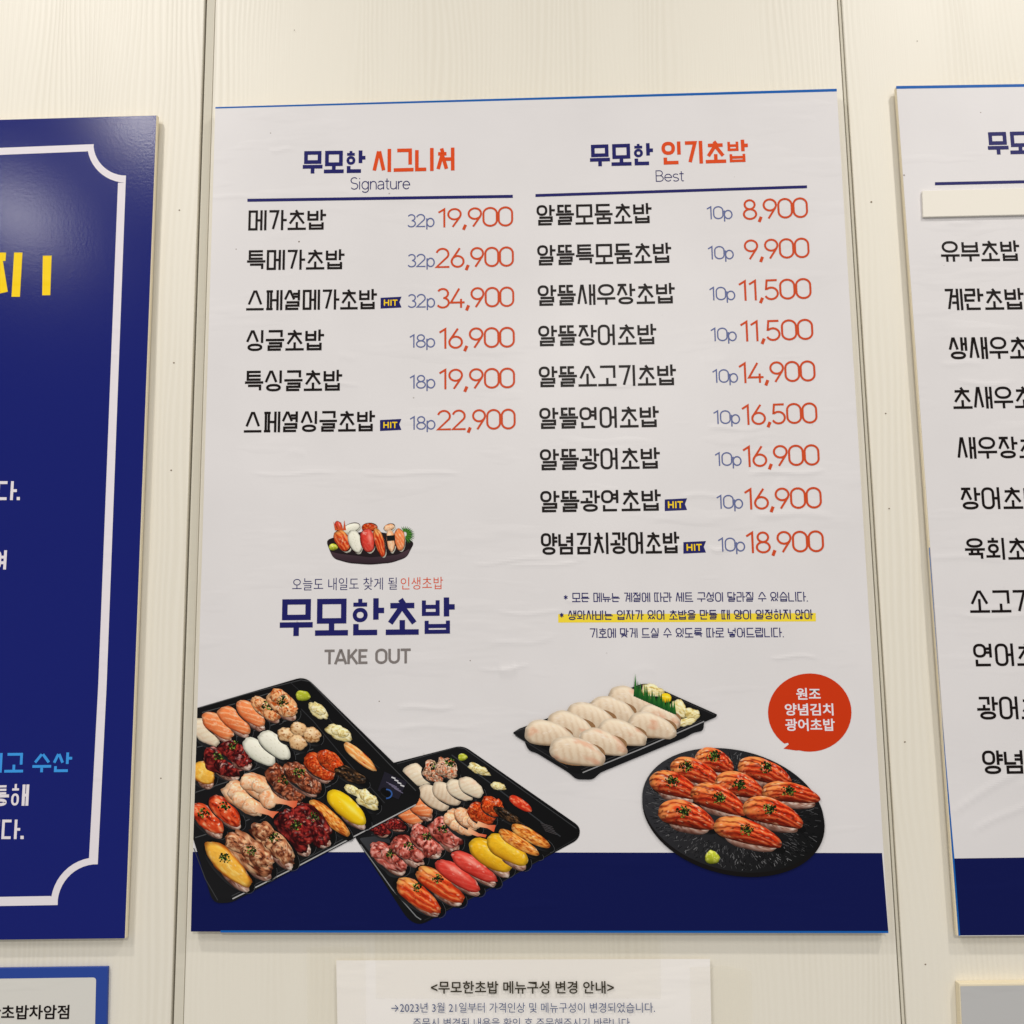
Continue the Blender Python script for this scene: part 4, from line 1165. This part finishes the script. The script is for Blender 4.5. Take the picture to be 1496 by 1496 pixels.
def resample(pl, n=260):
    p = np.array(pl, float); s = np.concatenate([[0], np.cumsum(np.hypot(*np.diff(p, axis=0).T))]); t = np.linspace(0, s[-1], n)
    return np.stack([np.interp(t, s, p[:, 0]), np.interp(t, s, p[:, 1])], -1)
def band(outer, inner, d, name, mat, parent):
    # match the two outlines leg by leg through their corner points
    V = []; 
    for pl in (outer, inner): V.append(pl)
    q = P([p[0] for p in outer + inner[::-1]], [p[1] for p in outer + inner[::-1]], d)
    return link(name, q, [tuple(range(len(outer) + len(inner)))[::-1]], mat, parent)
band(outer, inner, D_BOARD + .0002, 'border_line', M['offwhite'], lboard)
T('지', -24, 35.5, 369, 433.6, lboard, M['yellow'], .19)
flat([(62.6, 373.6), (75.4, 373.4), (73.4, 431.2), (61.6, 431.4)][::-1], D_BOARD + .0002, 'lettering', M['yellow'], lboard)
T('니다', -37, 24.8, 703, 730.6, lboard, M['offwhite'], .15); 
def dot(x, y, s, parent, mat): return flat([(x, y), (x, y + s), (x + s, y + s), (x + s, y)], D_BOARD + .0002, 'full_stop', mat, parent)
dot(24.4, 726, 4.6, lboard, M['offwhite'])
T('하여', -45, 12.4, 804, 832, lboard, M['offwhite'], .15)
T('리고 수산', -24, 105.4, 1100.4, 1129, lboard, M['sky_ink'], .14, 1099.2, 1127.8)
T('통해', -15.4, 43, 1147, 1177.8, lboard, M['offwhite'], .14, 1146, 1177)
T('니다', -27, 29.6, 1197.4, 1225.8, lboard, M['offwhite'], .14); dot(29.8, 1221, 4.8, lboard, M['offwhite'])

# ------------------------------------------------------------------ right menu board
XR = 2250
rboard = thing('menu_board', 'white menu board cut off by the right edge, black dish names below a cream strip', 'menu board', at(1480, 1366), 'sushi menu boards on the wall')
rTL, rTR, rBR, rBL = (1308.8, 126.6), (XR, 112), (XR + 190, 1362), (1398.4, 1367.6)
slab([rTL, rTR, rBR, rBL], .0045, D_BOARD - .0004, 'foam_panel', M['foam'], rboard, d_map=D_BOARD)
film([(1309.6, 126.6), rTR, rBR, (1400.6, 1367.6)], 'white_film', M['white'], rboard, D_BOARD, 120, 420, CRE_R)
flat([(1309.2, 125.6), (XR, 111), (XR, 115), (1309.4, 129.8)][::-1], D_BOARD + .0001, 'blue_edge', M['blue_edge'], rboard)
flat([(1357, 800), (1358.2, 800), (1375.6, 1040), (1394.4, 1254), (1403.2, 1366.8), (1400.4, 1367.4)], D_BOARD + .0001, 'blue_edge', M['blue_edge'], rboard)
flat([(1394.2, 1254.2), (XR + 175, 1240), (XR + 190, 1361), (1402.8, 1366.6)][::-1], D_BOARD + .00015, 'navy_band', M['navy'], rboard)
T('무모한 기본초밥', 1443.6, 1682, 193.2, 226, rboard, M['title'], .165, 188, 221)
rule(1366, 268.4, 1900, 256.4, 4.4, rboard, M['title'])
for n, x, y0, y1, pitch in [('유부초밥', 1375, 352.4, 382.4, 29.2), ('계란초밥', 1380, 422, 453.4, 29.6), ('생새우초밥', 1386.6, 493, 525, 29.6), ('초새우초밥', 1392.6, 565.6, 597.4, 30), ('새우장초밥', 1398.6, 638.8, 670.4, 30.2), ('장어초밥', 1403.8, 712.4, 744.4, 31), ('육회초밥', 1410.4, 786.4, 818.4, 31.2), ('소고기초밥', 1417, 862.8, 895.4, 31.2), ('연어초밥', 1422.8, 940.6, 973.6, 31.6), ('광어초밥', 1428.8, 1018, 1051.4, 31.8), ('양념김치광어초밥', 1436, 1096.6, 1131, 32)]:
    w_ = len(n) * pitch
    T(n, x, x + w_, y0, y1, rboard, M['black'], .116, y0 - w_ * .012, y1 - w_ * .012, name='dish_name')
st_ = thing('blank_strip', 'blank cream card strip stuck over the heading rule of the right menu board', 'card strip', at(1420, 300, D_BOARD))
slab([(1347.4, 278.6), (1990, 262), (1994, 302), (1348.8, 316.8)], D_BOARD + .0003, D_BOARD + .0034, 'card', M['strip'], st_, bevel=.0004)

# ------------------------------------------------------------------ things below the boards
sg = thing('shop_sign', 'small blue bordered sign in the lower left corner, under the navy board', 'sign', at(60, 1490))
slab([(-500, 1421), (157.4, 1412.4), (154, 1560), (-510, 1570)], .0003, .0045, 'sign_panel', M['sign_blue'], sg)
wp = rounded([(-480, 1436), (140.4, 1428), (137, 1580), (-490, 1590)], [5, 5, 0, 0])
flat(wp[::-1], .0047, 'white_face', M['sign_white'], sg)
font_lettering('무모한초밥차암점', -60, 100.6, 1469, 1490, sg, M['black'], .02, 1468, 1489, d=.0048)

gs = thing('grey_sign', 'pale grey sign with a cream edge in the lower right corner', 'sign', at(1450, 1490))
slab([(1401.4, 1437.2), (2000, 1430), (2030, 1700), (1412, 1700)], .0003, .011, 'sign_panel', M['foam'], gs)
flat([(1403, 1440.8), (2000, 1433), (2030, 1700), (1413.6, 1700)][::-1], .0113, 'grey_face', M['sign_grey'], gs)

nt_ = thing('notice_paper', 'white paper notice taped below the centre board, bold black heading over blue lines', 'paper notice', at(765, 1490))
# paper: gently cockled sheet
pq = [(491.4, 1402.8), (1037, 1400.6), (1042, 1640), (496, 1640)]
V, Fc = [], []
nx, ny = 60, 30
for j in range(ny + 1):
    for i in range(nx + 1):
        u, v = i / nx, j / ny
        x = (pq[0][0] * (1 - u) + pq[1][0] * u) * (1 - v) + (pq[3][0] * (1 - u) + pq[2][0] * u) * v
        y = (pq[0][1] * (1 - u) + pq[1][1] * u) * (1 - v) + (pq[3][1] * (1 - u) + pq[2][1] * u) * v
        h = .0012 + .0007 * math.sin(u * 7 + 1) * math.sin(v * 4 + .5) + .0004 * float(vnoise(np.array([u * 9.]), np.array([v * 6.]), 3)[0])
        p = P(x, y, 0.001); V.append((p[0], -h, p[2]))
for j in range(ny):
    for i in range(nx):
        a = j * (nx + 1) + i; Fc.append((a, a + nx + 1, a + nx + 2, a + 1))
pa = link('paper_sheet', V, Fc, M['paper'], nt_)
for p_ in pa.data.polygons: p_.use_smooth = True
font_lettering('<무모한초밥 메뉴구성 변경 안내>', 629.4, 897.2, 1433.2, 1451.8, nt_, M['black'], .016, d=.0030, name='heading')
font_lettering('→2023년 3월 21일부터 가격인상 및 메뉴구성이 변경되었습니다.', 571.6, 957, 1464.8, 1479.4, nt_, M['notice_ink'], -.004, d=.0030, name='notice_line')
font_lettering('주문시 변경된 내용을 확인 후 주문해주시기 바랍니다.', 603.4, 923, 1487.2, 1501.4, nt_, M['notice_ink'], -.004, d=.0030, name='notice_line')

def tape(label, quad, d=.0036):
    o = flat(quad[::-1], d, 'tape_strip', M['tape'], None)
    o['label'] = label; o['category'] = 'tape'; o['group'] = 'clear tape round the paper notice'
tape('wide clear tape across the top of the paper notice', [(548, 1366), (965, 1366), (966, 1459), (549, 1459)], .0036)
tape('clear tape down the left margin of the paper notice', [(448, 1384), (534, 1383), (536, 1640), (450, 1640)], .0040)
tape('clear tape down the right margin of the paper notice', [(1008, 1413), (1060, 1411), (1098, 1419), (1103, 1640), (1012, 1640)], .0044)
